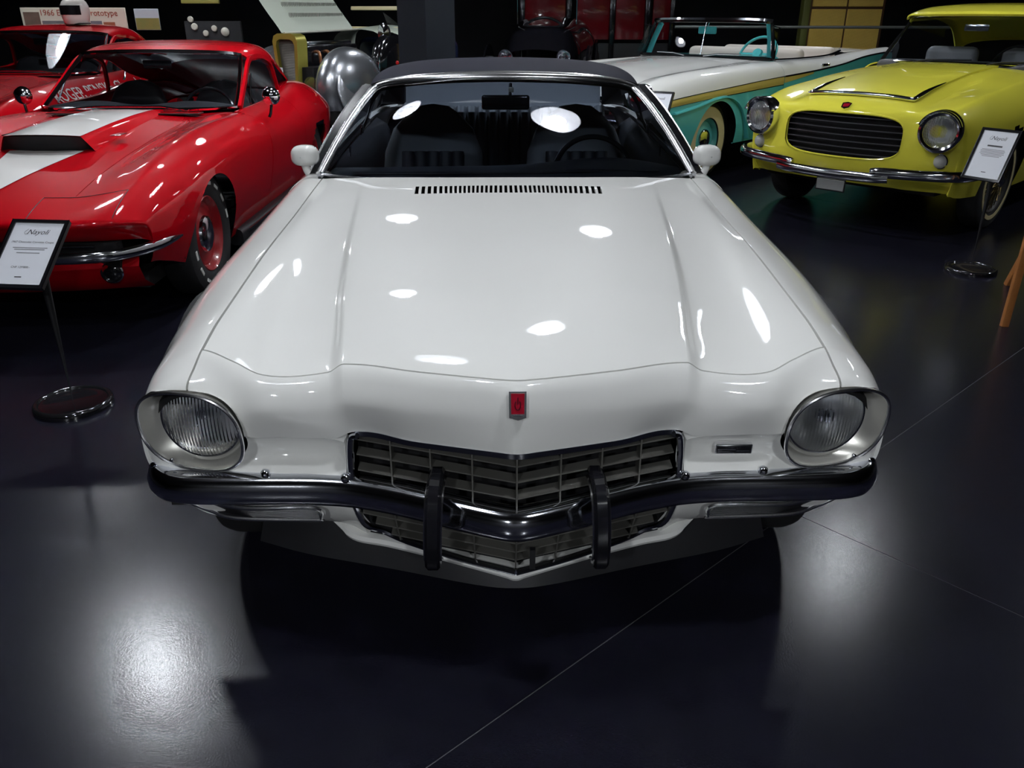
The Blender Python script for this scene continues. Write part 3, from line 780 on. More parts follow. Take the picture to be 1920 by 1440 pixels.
# ------------------------------------------------------------------ red sports coupes
RED = mat('red_paint', (.40, .0, .005), .4, coat=1.0, coat_rough=.02, spec=.05)
RED_D = mat('red_wheel_paint', (.30, .010, .014), .3, coat=.6)
def crease_tube(name, pts, r, m, parent, n=6):
    b = MB(); b.add(*tube(crv(pts, n), r, 6)); return b.build(name, m, parent)
VN = [
 rail((0,1.12,.875),(.12,1.12,.874),(.25,1.12,.868),(.45,1.13,.858),(.60,1.14,.864),(.70,1.14,.862),(.80,1.14,.825),(.885,1.14,.71),(.872,1.14,.48),(.79,1.14,.22)),
 rail((0,.70,.850),(.12,.70,.849),(.25,.70,.843),(.45,.70,.834),(.60,.70,.856),(.70,.70,.868),(.80,.70,.828),(.888,.70,.715),(.875,.70,.48),(.79,.70,.22)),
 rail((0,.35,.822),(.12,.35,.821),(.25,.35,.816),(.45,.35,.808),(.60,.35,.842),(.70,.35,.862),(.80,.35,.822),(.888,.35,.712),(.878,.35,.48),(.80,.35,.22)),
 rail((0,.0,.784),(.12,0,.783),(.25,0,.779),(.45,0,.774),(.60,0,.812),(.70,0,.842),(.80,0,.806),(.886,0,.69),(.878,0,.48),(.80,0,.24)),
 rail((0,-.35,.738),(.12,-.35,.737),(.25,-.35,.733),(.45,-.35,.730),(.60,-.34,.762),(.695,-.33,.788),(.79,-.32,.752),(.868,-.30,.635),(.862,-.30,.47),(.79,-.30,.26)),
 rail((0,-.67,.678),(.12,-.67,.677),(.25,-.67,.674),(.45,-.66,.672),(.59,-.64,.688),(.68,-.61,.700),(.765,-.57,.668),(.825,-.53,.585),(.825,-.52,.46),(.77,-.50,.32)),
 rail((0,-.88,.612),(.12,-.88,.611),(.25,-.878,.609),(.45,-.865,.607),(.58,-.84,.606),(.665,-.80,.605),(.735,-.74,.592),(.785,-.68,.560),(.785,-.66,.46),(.74,-.62,.35)),
 rail((0,-.905,.590),(.12,-.905,.590),(.25,-.902,.588),(.45,-.888,.585),(.58,-.86,.583),(.665,-.82,.581),(.735,-.762,.572),(.780,-.70,.548),(.782,-.67,.46),(.735,-.63,.35)),
 rail((0,-.885,.560),(.12,-.885,.560),(.25,-.882,.559),(.45,-.870,.557),(.58,-.842,.555),(.66,-.80,.552),(.73,-.745,.546),(.772,-.69,.53),(.774,-.66,.45),(.73,-.62,.35)),
 rail((0,-.80,.49),(.12,-.80,.49),(.25,-.798,.49),(.45,-.79,.49),(.58,-.765,.488),(.66,-.73,.485),(.72,-.69,.48),(.76,-.65,.46),(.765,-.63,.42),(.72,-.60,.35)),
]
VB = [
 rail((.66,1.16,.868),(.72,1.15,.858),(.80,1.15,.822),(.885,1.15,.71),(.872,1.15,.48),(.79,1.15,.22)),
 rail((.67,1.6,.875),(.72,1.6,.865),(.80,1.6,.815),(.882,1.6,.70),(.870,1.6,.48),(.79,1.6,.22)),
 rail((.66,2.1,.885),(.71,2.1,.885),(.79,2.1,.835),(.884,2.1,.70),(.872,2.1,.48),(.79,2.1,.22)),
 rail((.60,2.5,.920),(.69,2.5,.935),(.79,2.5,.875),(.89,2.5,.72),(.88,2.5,.48),(.80,2.5,.24)),
 rail((.48,2.9,.930),(.66,2.9,.935),(.78,2.9,.87),(.885,2.9,.71),(.87,2.9,.48),(.80,2.9,.26)),
 rail((.40,3.3,.86),(.62,3.3,.855),(.74,3.3,.81),(.84,3.3,.68),(.82,3.3,.48),(.76,3.3,.32)),
 rail((.30,3.55,.76),(.56,3.54,.755),(.68,3.52,.73),(.75,3.50,.66),(.74,3.48,.50),(.70,3.46,.38))]
def sports_coupe(root, stinger):
    S_ = Surf(VN, mirror=True)
    nk = 9
    uh = S_.u[nk + 3]
    us = np.array([-u for u in lin(list(S_.u[nk:nk + 4]), 8)][::-1][:-1] + lin(list(S_.u[nk:nk + 4]), 8)); us[0] += .002; us[-1] -= .002
    P = S_.ev(us, np.array(lin(list(S_.v[:6]), 8)))
    hood = panel('hood', P, RED, root, centre=(0, .3, .3))
    us = np.array([-u for u in lin(list(S_.u[nk:]), 8)][::-1][:-1] + lin(list(S_.u[nk:]), 8))
    P = S_.ev(us, np.array(lin(list(S_.v[5:]), 8)))
    panel('nose_panel', P, RED, root, centre=(0, .3, .3), sides='B')
    for s in (-1, 1):
        us = np.array(lin(list(S_.u[nk + 3:]), 10)); us[0] += .002
        P = S_.ev(us, np.array(lin(list(S_.v[:6]), 14)))
        d = np.hypot(P[..., 1], P[..., 2] - .31); R_ = .352
        ins = (d < R_) & (P[..., 0] > .75) & (P[..., 2] < .68)
        mk = ins[:-1, :-1] & ins[1:, :-1] & ins[:-1, 1:] & ins[1:, 1:]
        for i, j in zip(*np.nonzero(ins)):
            k = R_ / max(d[i, j], .05)
            if k < 1.3: P[i, j, 1] *= k; P[i, j, 2] = .31 + (P[i, j, 2] - .31) * k
        P[..., 0] *= s
        panel('fender', P, RED, root, centre=(0, .3, .3), mask=mk, sides='LT')
        B_ = Surf(VB)
        for nm, a, b in (('door', 0, 2), ('quarter_panel', 2, 6)):
            us = np.array(lin(list(B_.u), 6)); vs = np.array(lin(list(B_.v[a:b + 1]), 10)); vs[0] += .002; vs[-1] -= .002
            P = B_.ev(us, vs); mk = None
            if a:
                d = np.hypot(P[..., 1] - 2.62, P[..., 2] - .32); ins = (d < .36) & (P[..., 2] < .68)
                mk = ins[:-1, :-1] & ins[1:, :-1] & ins[:-1, 1:] & ins[1:, 1:]
            P[..., 0] *= s
            panel(nm, P, RED, root, centre=(0, 2.2, .3), mask=mk)
        # headlight door seam
        q = S_.ev(np.array([S_.u[nk + 2] + .06, S_.u[nk + 5] + .01]), np.array([S_.v[5] + .01, S_.v[7] - .0]))
        us2 = np.linspace(S_.u[nk + 2] + .06, S_.u[nk + 5] + .005, 8); vs2 = np.linspace(S_.v[5] + .01, S_.v[7], 8)
        ln = np.concatenate([S_.ev(us2[:1], vs2[::-1])[:, 0], S_.ev(us2, vs2[:1])[0], S_.ev(us2[-1:], vs2)[:, 0]]) * [s, 1, 1]
        b = MB(); b.add(*tube(ln, .0022, 5)); b.build('headlight_door_seam', BLACK, root)
        # bumper half
        bp_ = crv([(s * .20, -.90, .435), (s * .42, -.885, .432), (s * .58, -.85, .432), (s * .70, -.77, .434), (s * .79, -.62, .438), (s * .835, -.42, .442)], 6)
        b = MB(); b.add(*sweep(bp_, [(.012 * math.cos(t), .026 * math.sin(t)) for t in np.linspace(0, 2 * PI, 15)[:-1]], scale=list(np.linspace(1, 1, len(bp_) - 6)) + [.95, .9, .8, .7, .55, .3])); b.build('front_bumper', CHROME, root)
        tl = empty('turn_lamp', (s * .60, -.76, .335)); tl.parent = root
        b = MB(); b.add(*lathe([(.05, -.02), (.052, .008), (.046, .012), (.042, .004)], (0, 0, 0), (s * .2, -1, 0), 20)); b.build('rim', CHROME_D, tl)
        b = MB(); b.add(*lathe([(.043, .003), (.03, .012), (0, .016)], (0, 0, 0), (s * .2, -1, 0), 20)); b.build('lens', BLACK_G, tl)
        for (yy) in (0, 2.62):
            wh = wheel(root, s * .73, yy, .335, .185, .205, s, RED_D, white=None)
            if yy == 0:
                for k in range(16):   # raised white letters round the sidewall, seen as dashes
                    if k % 8 in (6, 7): continue
                    a_ = 2 * PI * k / 16 + .2
                    c_ = Vector((s * .094, .275 * math.cos(a_), .275 * math.sin(a_)))
                    b = MB(); b.add(*box(c_, (.004, .05, .018), Matrix.Rotation(a_ + PI / 2, 3, 'X'))); b.build('sidewall_mark', mat('tyre_white', (.6, .6, .58), .6), wh, None)
            b = MB(); b.add(*lathe([(.37, -.1), (.37, .08)], (s * .72, yy, .33), (1, 0, 0), 20, ang0=-.1, ang1=PI + .1)); b.build('wheel_well', DARK, root)
        # side exhaust under the sill
        b = MB(); b.add(*sweep([(s * .80, .45, .20), (s * .82, .7, .20), (s * .82, 2.1, .20)], rrect(.09, .10, .03, 3))); sp = b.build('side_exhaust', BLACK, root)
        b = MB(); b.add(*tube([(s * .865, .52, .235), (s * .865, 2.1, .235)], .009)); b.build('exhaust_trim', CHROME, sp)
    b = MB(); b.add(*box((0, -.74, .42), (1.3, .06, .12))); b.add(*box((0, 1.2, .22), (1.3, 3.4, .08))); b.build('underbody', DARK, root, None)
    gr = empty('grille', (0, -.80, .43)); gr.parent = root
    for z in (-.035, 0, .035):
        b = MB(); b.add(*tube([(-.55, .02, z), (0, -.02, z), (.55, .02, z)], .006)); b.build('bar', CHROME_D, gr)
    pn = [[(x, y + .12 * (abs(x) / .7) ** 2 * 1.0, z) for x in np.linspace(-.72, .72, 13)] for y, z in ((-.84, .40), (-.86, .36), (-.82, .28), (-.72, .22))]
    obj('lower_apron', *grid(pn), RED, root)
    if stinger:
        # raised white scoop on the hood with a dark mouth
        G_ = []
        for t in np.linspace(0, 1, 15):
            y = -.02 + 1.04 * t
            zb = np.interp(y, [-.05, .35, .7, 1.12], [.782, .822, .85, .875])
            h = .062 * (1 - t) ** .8 + .022; w_ = .205 - .02 * t
            G_.append([(-w_ - .05, y + .03, zb - .004), (-w_ - .02, y + .01, zb + h * .55), (-w_, y, zb + h * .9), (-w_ * .7, y - .035, zb + h), (-w_ * .3, y - .05, zb + h + .004), (w_ * .3, y - .05, zb + h + .004), (w_ * .7, y - .035, zb + h), (w_, y, zb + h * .9), (w_ + .02, y + .01, zb + h * .55), (w_ + .05, y + .03, zb - .004)])
        G_ = np.array(G_)
        sc = obj('hood_scoop', *grid(G_), RED, hood, 50)
        obj('white_stripe', *grid(G_[:, 2:8] + np.array([0, 0, .002])), mat('stripe_white', (.78, .77, .75), .3, coat=1), sc, 50)
        fr = G_[0].copy(); bk_ = fr.copy(); bk_[:, 1] += .06; bk_[:, 2] = .775
        obj('scoop_mouth', *grid(np.stack([fr + [0, .012, -.006], bk_])), DARK, sc)
        vq = np.array(lin([S_.v[3], S_.v[4], S_.v[5]], 8))
        q = np.array([S_.ev(np.linspace(-1, 1, 9) * (.20 - .15 * i / (len(vq) - 1)), vq[i:i + 1])[0] for i in range(len(vq))]); q[..., 2] += .003
        obj('front_stripe', *grid(q), MATS['stripe_white'], hood)
        for s in (-1, 1):
            b = MB(); b.add(*rbox((s * .30, .22, .84), (.05, .11, .006), .002, 1)); b.build('engine_badge', CHROME_D, hood)
    for s in (-1, 1):
        vg = empty('cowl_grille', (s * .36, 1.02, .872)); vg.parent = root
        b = MB(); b.add(*rbox((0, 0, -.003), (.26, .10, .006), .002, 1)); b.build('recess', DARK, vg)
        for k in range(9):
            b = MB(); b.add(*box((0, -.042 + k * .0105, .001), (.25, .004, .004))); b.build('slat', RED, vg, None)
    # greenhouse
    Wn = Surf([rail((0,1.06,.882),(.25,1.075,.882),(.45,1.12,.882),(.58,1.19,.882),(.645,1.27,.882)),
               rail((0,1.36,1.05),(.24,1.37,1.048),(.43,1.41,1.045),(.55,1.47,1.04),(.612,1.53,1.035)),
               rail((0,1.64,1.215),(.23,1.65,1.213),(.40,1.68,1.207),(.51,1.72,1.198),(.565,1.76,1.187))], mirror=True)
    P = Wn.ev(np.linspace(Wn.u[0], Wn.u[-1], 31), np.linspace(0, Wn.v[-1], 13))
    ws = obj('windshield', *grid(P), GLASS_C, root)
    e = np.concatenate([P[:, 0], P[-1, 1:], P[::-1, -1][1:], P[0, ::-1][1:-1]])
    b = MB(); b.add(*sweep(e + np.array([0, -.004, .003]), [(-.010, -.004), (.016, -.006), (.018, .002), (-.008, .008)], up=(0, -.5, .86), closed=True)); b.build('windshield_trim', CHROME, ws, 35)
    for k, (x0, x1) in enumerate(((-.42, .02), (.02, .42))):
        b = MB(); b.add(*tube([(x0 if k == 0 else x1, 1.0, .89), ((x0 + x1) / 2, 1.06, .905), (x1 if k == 0 else x0, 1.06, .905)], .006)); b.build('wiper', CHROME, root)
    Rf = Surf([rail((0,1.665,1.228),(.25,1.675,1.226),(.42,1.71,1.219),(.53,1.75,1.205),(.585,1.79,1.18),(.61,1.80,1.14)),
               rail((0,1.9,1.262),(.25,1.9,1.259),(.43,1.92,1.25),(.545,1.94,1.232),(.60,1.96,1.20),(.628,1.97,1.15)),
               rail((0,2.25,1.275),(.25,2.25,1.270),(.43,2.25,1.258),(.54,2.25,1.236),(.60,2.26,1.195),(.635,2.26,1.13)),
               rail((0,2.6,1.225),(.24,2.6,1.220),(.40,2.6,1.205),(.50,2.6,1.175),(.57,2.6,1.12),(.63,2.58,1.02)),
               rail((0,3.0,1.09),(.20,3.0,1.085),(.34,3.0,1.065),(.43,3.0,1.03),(.50,3.0,.985),(.58,2.95,.93)),
               rail((0,3.45,.84),(.14,3.45,.838),(.25,3.45,.83),(.33,3.45,.82),(.40,3.45,.81),(.5,3.45,.79))], mirror=True)
    nk2 = 5
    us = np.array([-u for u in lin(list(Rf.u[nk2:]), 6)][::-1][:-1] + lin(list(Rf.u[nk2:]), 6))
    P = Rf.ev(us, np.array(lin(list(Rf.v), 7)))
    mk = np.zeros((P.shape[0] - 1, P.shape[1] - 1), bool)
    cy = (P[1:, 1:, 1] + P[:-1, :-1, 1]) / 2; cx = (P[1:, 1:, 0] + P[:-1, :-1, 0]) / 2
    mk = (cy > 2.38) & (cy < 2.9) & (np.abs(cx) < .40) & (np.abs(cx) > .03)
    rf = panel('roof', P, RED, root, centre=(0, 2, .8), mask=mk)
    q = P[(P[:, P.shape[1] // 2, 1] > 2.3) & (P[:, P.shape[1] // 2, 1] < 3.0)][:, 6:-6] - np.array([0, 0, .006])
    obj('rear_window', *grid(q), GLASS_C, rf)
    for s in (-1, 1):
        sg = [[(s * .66, 1.30, .875), (s * .675, 1.6, .88), (s * .672, 1.95, .885), (s * .66, 2.22, .89)], [(s * .63, 1.54, 1.02), (s * .615, 1.75, 1.14), (s * .62, 1.98, 1.165), (s * .63, 2.2, 1.12)]]
        obj('side_window', *grid(sg), GLASS_C, root)
        fr = crv([(s * .665, 1.28, .88), (s * .635, 1.55, 1.03), (s * .612, 1.78, 1.155), (s * .622, 1.98, 1.17), (s * .638, 2.2, 1.12), (s * .652, 2.26, 1.0), (s * .665, 2.28, .89)], 5)
        b = MB(); b.add(*sweep(fr, [(-.014, -.01), (.014, -.01), (.014, .012), (-.014, .012)], up=(s, 0, .1))); b.build('window_frame', RED, root, 35)
        b = MB(); b.add(*tube(np.array([(s * .672, 1.50, .885), (s * .645, 1.66, 1.07)]), .006)); b.build('vent_bar', CHROME, root)
        dm = empty('door_mirror', (s * (.87 if s > 0 else .80), 1.32, .95)); dm.parent = root
        b = MB(); b.add(*lathe([(0, -.055), (.03, -.05), (.052, -.03), (.060, 0), (.056, .006), (0, .004)], (0, 0, 0), (0, 1, 0), 24)); b.build('shell', CHROME, dm)
        b = MB(); b.add(*tube([(0, -.01, -.05), (-s * .01, -.02, -.11), (-s * .02, -.03, -.135)], .010)); b.build('stalk', CHROME, dm)
        st = empty('front_seat', (s * .32, 1.95, 0)); st.parent = root
        Sb = [[(math.copysign(abs(math.cos(t)) ** .6, math.cos(t)) * w_, y + math.copysign(abs(math.sin(t)) ** .6, math.sin(t)) * .05, z) for t in np.linspace(0, 2 * PI, 25)[:-1]] for (z, y, w_) in ((.4, -.1, .2), (.7, 0, .22), (.85, .05, .21), (.95, .08, .16), (.99, .09, .08), (1.0, .09, .01))]
        b = MB(); b.add(*grid(Sb, closed_u=True)); b.build('backrest', TRIM_IN, st, 60)
        b = MB(); b.add(*rbox((0, -.3, .35), (.44, .5, .12), .04)); b.build('cushion', TRIM_IN, st)
    ds = Surf([rail((-.62,1.22,.872),(-.3,1.14,.880),(0,1.12,.876),(.3,1.14,.880),(.62,1.22,.872)), rail((-.62,1.42,.875),(-.3,1.40,.905),(0,1.36,.88),(.3,1.40,.905),(.62,1.42,.875)), rail((-.62,1.5,.80),(-.3,1.5,.82),(0,1.46,.80),(.3,1.5,.82),(.62,1.5,.80)), rail((-.62,1.45,.5),(-.3,1.45,.5),(0,1.42,.5),(.3,1.45,.5),(.62,1.45,.5))])
    obj('dashboard', *grid(ds.ev(np.linspace(0, ds.u[-1], 25), np.linspace(0, ds.v[-1], 17))), TRIM_IN, root, 60)
    sw = empty('steering_wheel', (.33, 1.62, .80)); sw.parent = root; sw.rotation_euler = (math.radians(-20), 0, 0)
    b = MB(); b.add(*torus((0, 0, 0), (0, 1, 0), .18, .012, 36, 8)); b.build('rim', BLACK_G, sw)
    b = MB(); b.add(*rbox((0, 0, 0), (.34, .01, .03), .004, 1)); b.build('spoke', CHROME_D, sw)
    b = MB(); b.add(*rbox((0, 1.66, 1.13), (.2, .02, .055), .01)); b.build('rear_view_mirror', BLACK_G, root)
    b = MB(); b.add(*box((0, 2.0, .30), (1.25, 2.2, .04))); b.build('cabin_floor', DARK, root, None)
RC = empty('sports_coupe', (-2.50, 4.55, 0), 0, 'red sports coupe with white hood scoop stripe and red steel wheels', 'car')
sports_coupe(RC, True)
R2 = empty('race_coupe', (-4.68, 7.15, 0), 0, 'red race coupe with sponsor lettering on its door and a helmet on its roof', 'car')
R2.scale = (1.06, 1.06, 1.06)
sports_coupe(R2, False)
text('door_lettering', 'ROGER PENSKE Chevrolet', .15, mat('lettering_white', (.6, .58, .55), .5), R2, (.858, .85, .772), rot=(PI / 2 - .60, 0, PI / 2), ext=.001)
# helmet resting on the race coupe's roof
HM = empty('racing_helmet', (-4.50, 9.30, 1.352), -.25, 'white full-face racing helmet resting on the red race coupe roof', 'helmet')
G_ = []
for (z, w_, d_, y) in ((.0, .095, .115, .0), (.01, .108, .128, .0), (.06, .122, .142, -.004), (.12, .130, .15, 0), (.17, .126, .145, .0), (.21, .108, .124, .004), (.24, .078, .09, .006), (.256, .04, .046, .006), (.260, .004, .004, .006)):
    G_.append([(w_ * math.cos(t), y + d_ * math.sin(t), z) for t in np.linspace(0, 2 * PI, 33)[:-1]])
m = MB(); m.add(*grid(G_, closed_u=True)); m.build('shell', mat('helmet_white', (.75, .72, .68), .3, coat=.8), HM, 60)
vz = []
for z in (.088, .10, .155, .175):
    w_ = .132; d_ = .152
    vz.append([(w_ * math.cos(t), -.002 + d_ * math.sin(t), z) for t in np.linspace(-PI / 2 - 1.15, -PI / 2 + 1.15, 19)])
m = MB(); m.add(*grid(vz)); m.build('visor', BLACK_G, HM, 60)
m = MB(); m.add(*torus((0, 0, .006), (0, 0, 1), .105, .007, 32, 8, 1, 1.2)); m.build('neck_trim', BLACK, HM)

# ------------------------------------------------------------------ yellow coupe on the right
YEL = mat('yellow_paint', (.68, .63, .06), .4, coat=1.0, coat_rough=.02, spec=.05)
YC = empty('yellow_coupe', (2.42, 6.19, 0), -.815, 'yellow coupe with wide oval dark grille and chrome hood lip', 'car')
YN = [
 rail((0,1.58,1.085),(.20,1.60,1.082),(.38,1.64,1.075),(.48,1.67,1.066),(.60,1.70,1.055),(.70,1.70,1.035),(.80,1.70,.965),(.86,1.70,.83),(.865,1.70,.58),(.82,1.70,.28)),
 rail((0,1.12,1.065),(.20,1.12,1.062),(.38,1.12,1.050),(.48,1.12,1.025),(.60,1.12,1.015),(.70,1.12,1.005),(.80,1.12,.935),(.87,1.12,.80),(.875,1.12,.56),(.82,1.12,.27)),
 rail((0,.75,1.030),(.20,.75,1.026),(.38,.75,1.010),(.48,.75,.970),(.60,.75,.972),(.70,.75,.972),(.80,.75,.905),(.875,.75,.77),(.88,.75,.56),(.83,.75,.28)),
 rail((0,.40,.985),(.20,.40,.981),(.38,.40,.965),(.48,.40,.925),(.60,.40,.936),(.70,.40,.940),(.79,.40,.875),(.855,.40,.74),(.86,.40,.55),(.82,.40,.29)),
 rail((0,.10,.925),(.20,.10,.922),(.38,.115,.908),(.48,.12,.884),(.60,.13,.896),(.69,.14,.898),(.77,.16,.84),(.825,.18,.72),(.83,.18,.54),(.80,.19,.30)),
 rail((0,-.035,.885),(.20,-.03,.882),(.38,-.015,.872),(.48,0,.862),(.60,.015,.870),(.68,.03,.866),(.755,.06,.81),(.805,.09,.70),(.81,.09,.53),(.78,.10,.31)),
 rail((0,-.095,.845),(.20,-.088,.842),(.38,-.068,.835),(.48,-.045,.828),(.60,-.018,.832),(.675,.005,.826),(.742,.035,.78),(.79,.06,.69),(.795,.06,.53),(.765,.07,.32)),
 rail((0,-.122,.78),(.20,-.115,.78),(.38,-.092,.775),(.48,-.065,.77),(.60,-.03,.77),(.67,-.005,.765),(.735,.025,.73),(.78,.05,.67),(.785,.05,.52),(.76,.06,.32)),
 rail((0,-.135,.68),(.20,-.128,.68),(.38,-.103,.68),(.48,-.075,.675),(.60,-.035,.67),(.67,-.008,.66),(.732,.022,.64),(.775,.045,.61),(.78,.048,.51),(.755,.055,.32)),
 rail((0,-.130,.56),(.20,-.124,.56),(.38,-.10,.56),(.48,-.075,.555),(.60,-.035,.55),(.67,-.008,.545),(.73,.022,.53),(.77,.045,.52),(.775,.048,.47),(.75,.055,.33)),
 rail((0,-.10,.46),(.20,-.095,.46),(.38,-.075,.46),(.48,-.055,.455),(.60,-.018,.455),(.67,.01,.45),(.73,.04,.445),(.765,.06,.44),(.765,.065,.42),(.74,.07,.33)),
 rail((0,-.03,.34),(.20,-.028,.34),(.38,-.01,.34),(.48,.01,.335),(.60,.04,.335),(.66,.06,.335),(.71,.09,.33),(.745,.10,.33),(.745,.11,.33),(.73,.12,.32)),
]
Y_ = Surf(YN, mirror=True)
us = np.array([-u for u in lin(list(Y_.u[9:]), 8)][::-1][:-1] + lin(list(Y_.u[9:]), 8))
vs = np.array(lin(list(Y_.v), 8))
P = Y_.ev(us, vs)
g = (np.abs(P[..., 0]) / .435) ** 4 + (np.abs(P[..., 2] - .676) / .152) ** 4
ins = (g < 1) & (P[..., 1] < .05)
mk = ins[:-1, :-1] & ins[1:, :-1] & ins[:-1, 1:] & ins[1:, 1:]
for i, j in zip(*np.nonzero(ins)):
    nb = [mk[a, b] for a in (i - 1, i) for b in (j - 1, j)]
    if not all(nb):
        k = max(g[i, j], .05) ** -.25
        P[i, j, 0] *= k; P[i, j, 2] = .676 + (P[i, j, 2] - .676) * k
AYY = .78
d = np.hypot(P[..., 1] - AYY, P[..., 2] - .35); ins = (d < .40) & (np.abs(P[..., 0]) > .78) & (P[..., 2] < .76)
mk |= ins[:-1, :-1] & ins[1:, :-1] & ins[:-1, 1:] & ins[1:, 1:]
panel('front_body', P, YEL, YC, centre=(0, .8, .5), mask=mk, sides='B')
us = np.array([-u for u in lin(list(Y_.u[9:12]), 8)][::-1][:-1] + lin(list(Y_.u[9:12]), 8)); vs = np.array(lin(list(Y_.v[:5]), 8))
P = Y_.ev(us, vs); n = normals(P); n *= np.sign(n[4, 8, 2])
hd = panel('hood', P + n * .014, YEL, YC, centre=(0, .8, .5), flange=.016)
Q = P + n * .016
nfr = len(vs)
e = np.concatenate([Q[-14:, 0], Q[-1, 1:-1], Q[::-1, -1][:14]])
m = MB(); m.add(*sweep(e, [(.020 * math.cos(t), .015 * math.sin(t)) for t in np.linspace(0, 2 * PI, 13)[:-1]], scale=[min(1, .25 + .09 * min(i, len(e) - 1 - i)) for i in range(len(e))])); m.build('hood_lip', CHROME, hd)
G_ = empty('grille'); G_.parent = YC
def gyy(x): return -.108 + .20 * abs(x) ** 1.6
m = MB(); m.add(*grid([[(x, gyy(x) + .04, z) for x in np.linspace(-.45, .45, 15)] for z in (.515, .84)])); m.build('backing', DARK, G_)
for z in (.552, .593, .634, .676, .718, .759, .800):
    w_ = .435 * (1 - (abs(z - .676) / .152) ** 4) ** .25
    m = MB(); m.add(*sweep([(x, gyy(x), z) for x in np.linspace(-w_, w_, 17)], [(-.012, -.003), (.012, -.002), (.012, .002), (-.012, .003)])); m.build('slat', mat('dark_slat', (.10, .10, .11), .3, metal=.6), G_, 35)
ol = [(.435 * math.copysign(abs(math.cos(t)) ** .5, math.cos(t)), .676 + .152 * math.copysign(abs(math.sin(t)) ** .5, math.sin(t))) for t in np.linspace(0, 2 * PI, 65)[:-1]]
m = MB(); m.add(*tube([(x, gyy(x) - .016, z) for x, z in ol], .007, 8, True, up=(0, 1, 0))); m.build('grille_trim', YEL, G_)
em = empty('nose_emblem', (0, -.075, .868)); em.parent = YC; em.rotation_euler = (math.radians(-50), 0, 0)
m = MB(); m.add(*prism([(-.035, .022), (.0, .032), (.035, .022), (.03, -.02), (0, -.035), (-.03, -.02)], -.008, .006)); m.build('shield', CHROME, em, 30)
m = MB(); m.add(*prism([(-.022, .012), (.022, .018), (.020, -.012), (-.02, -.016)], -.010, -.006)); m.build('red_field', MATS['badge_red'], em, None)
for s in (-1, 1):
    hl = empty('headlight', (s * .665, -.062, .752)); hl.parent = YC; hl.rotation_euler = (0, 0, s * .18)
    m = MB(); m.add(*lathe([(.138, .06), (.140, .0), (.134, -.028), (.118, -.040), (.104, -.030), (.100, -.01)], (0, 0, 0), (0, 1, 0), 40)); m.build('rim', CHROME, hl)
    br = [[(r * math.sin(t), y, r * math.cos(t)) for t in np.linspace(-1.25, 1.25, 17)] for (r, y) in ((.138, -.02), (.140, -.055), (.132, -.065), (.122, -.045))]
    m = MB(); m.add(*grid(br)); m.build('eyebrow', CHROME, hl)
    m = MB(); m.add(*lathe([(.101, -.020), (.09, .03), (.05, .05), (0, .055)], (0, 0, 0), (0, 1, 0), 32)); m.build('reflector', REFLECTOR, hl)
    m = MB(); m.add(*lathe([(.101, -.022), (.07, -.036), (.035, -.043), (0, -.045)], (0, 0, 0), (0, 1, 0), 32)); m.build('lens', LENS, hl)
    pl = empty('parking_light', (s * .685, .0, .555)); pl.parent = YC
    m = MB(); m.add(*lathe([(.048, .03), (.05, -.01), (.044, -.016)], (0, 0, 0), (0, 1, 0), 24)); m.build('rim', CHROME, pl)
    m = MB(); m.add(*lathe([(.045, -.012), (.036, -.034), (.018, -.044), (0, -.046)], (0, 0, 0), (0, 1, 0), 24)); m.build('lens', mat('frosted_lens', (.45, .45, .44), .25, coat=.5), pl)
    # bumper halves joined by lower centre blade
    q = crv([(s * .90, .22, .475), (s * .885, .10, .472), (s * .83, .0, .468), (s * .70, -.075, .465), (s * .52, -.135, .462), (s * .36, -.172, .458), (s * .30, -.178, .448)], 6)
    m = MB(); m.add(*sweep(q, [(.022 * math.cos(t), .036 * math.sin(t)) for t in np.linspace(0, 2 * PI, 13)[:-1]])); m.build('bumper_wing', CHROME, YC)
q = crv([(-.42, -.165, .428), (-.3, -.19, .420), (0, -.205, .416), (.3, -.19, .420), (.42, -.165, .428)], 6)
m = MB(); m.add(*sweep(q, [(.02 * math.cos(t), .034 * math.sin(t)) for t in np.linspace(0, 2 * PI, 13)[:-1]])); m.build('bumper_blade', CHROME, YC)
np_ = empty('number_plate', (0, -.135, .325)); np_.parent = YC
m = MB(); m.add(*rbox((0, 0, 0), (.21, .008, .075), .003, 1)); m.build('plate', mat('plate_grey', (.30, .31, .31), .5), np_)
m = MB(); m.add(*rbox((0, .004, 0), (.225, .008, .09), .003, 1)); m.build('plate_frame', BLACK, np_)
m = MB(); m.add(*tube([(0, .005, .03), (0, .09, .10)], .01)); m.build('bracket', BLACK, np_)
# cabin
YW = Surf([rail((0,1.62,1.095),(.25,1.64,1.094),(.45,1.69,1.09),(.58,1.76,1.085),(.665,1.86,1.08)),
           rail((0,1.82,1.26),(.25,1.84,1.258),(.43,1.88,1.254),(.56,1.94,1.25),(.635,2.03,1.245)),
           rail((0,2.02,1.455),(.24,2.03,1.454),(.42,2.07,1.45),(.53,2.13,1.445),(.60,2.20,1.435))], mirror=True)
P = YW.ev(np.linspace(YW.u[0], YW.u[-1], 31), np.linspace(0, YW.v[-1], 13))
ws = obj('windshield', *grid(P), GLASS_C, YC)
e = np.concatenate([P[:, 0], P[-1, 1:], P[::-1, -1][1:], P[0, ::-1][1:-1]])
m = MB(); m.add(*sweep(e + np.array([0, -.003, .002]), [(-.010, -.004), (.012, -.005), (.013, .003), (-.008, .007)], up=(0, -.6, .8), closed=True)); m.build('windshield_trim', CHROME, ws, 35)
for x in (-.28, .30):
    m = MB(); m.add(*tube([(x, 1.60, 1.095), (x + .10, 1.64, 1.115), (x + .42, 1.72, 1.12)], .006)); m.build('wiper', BLACK, YC)
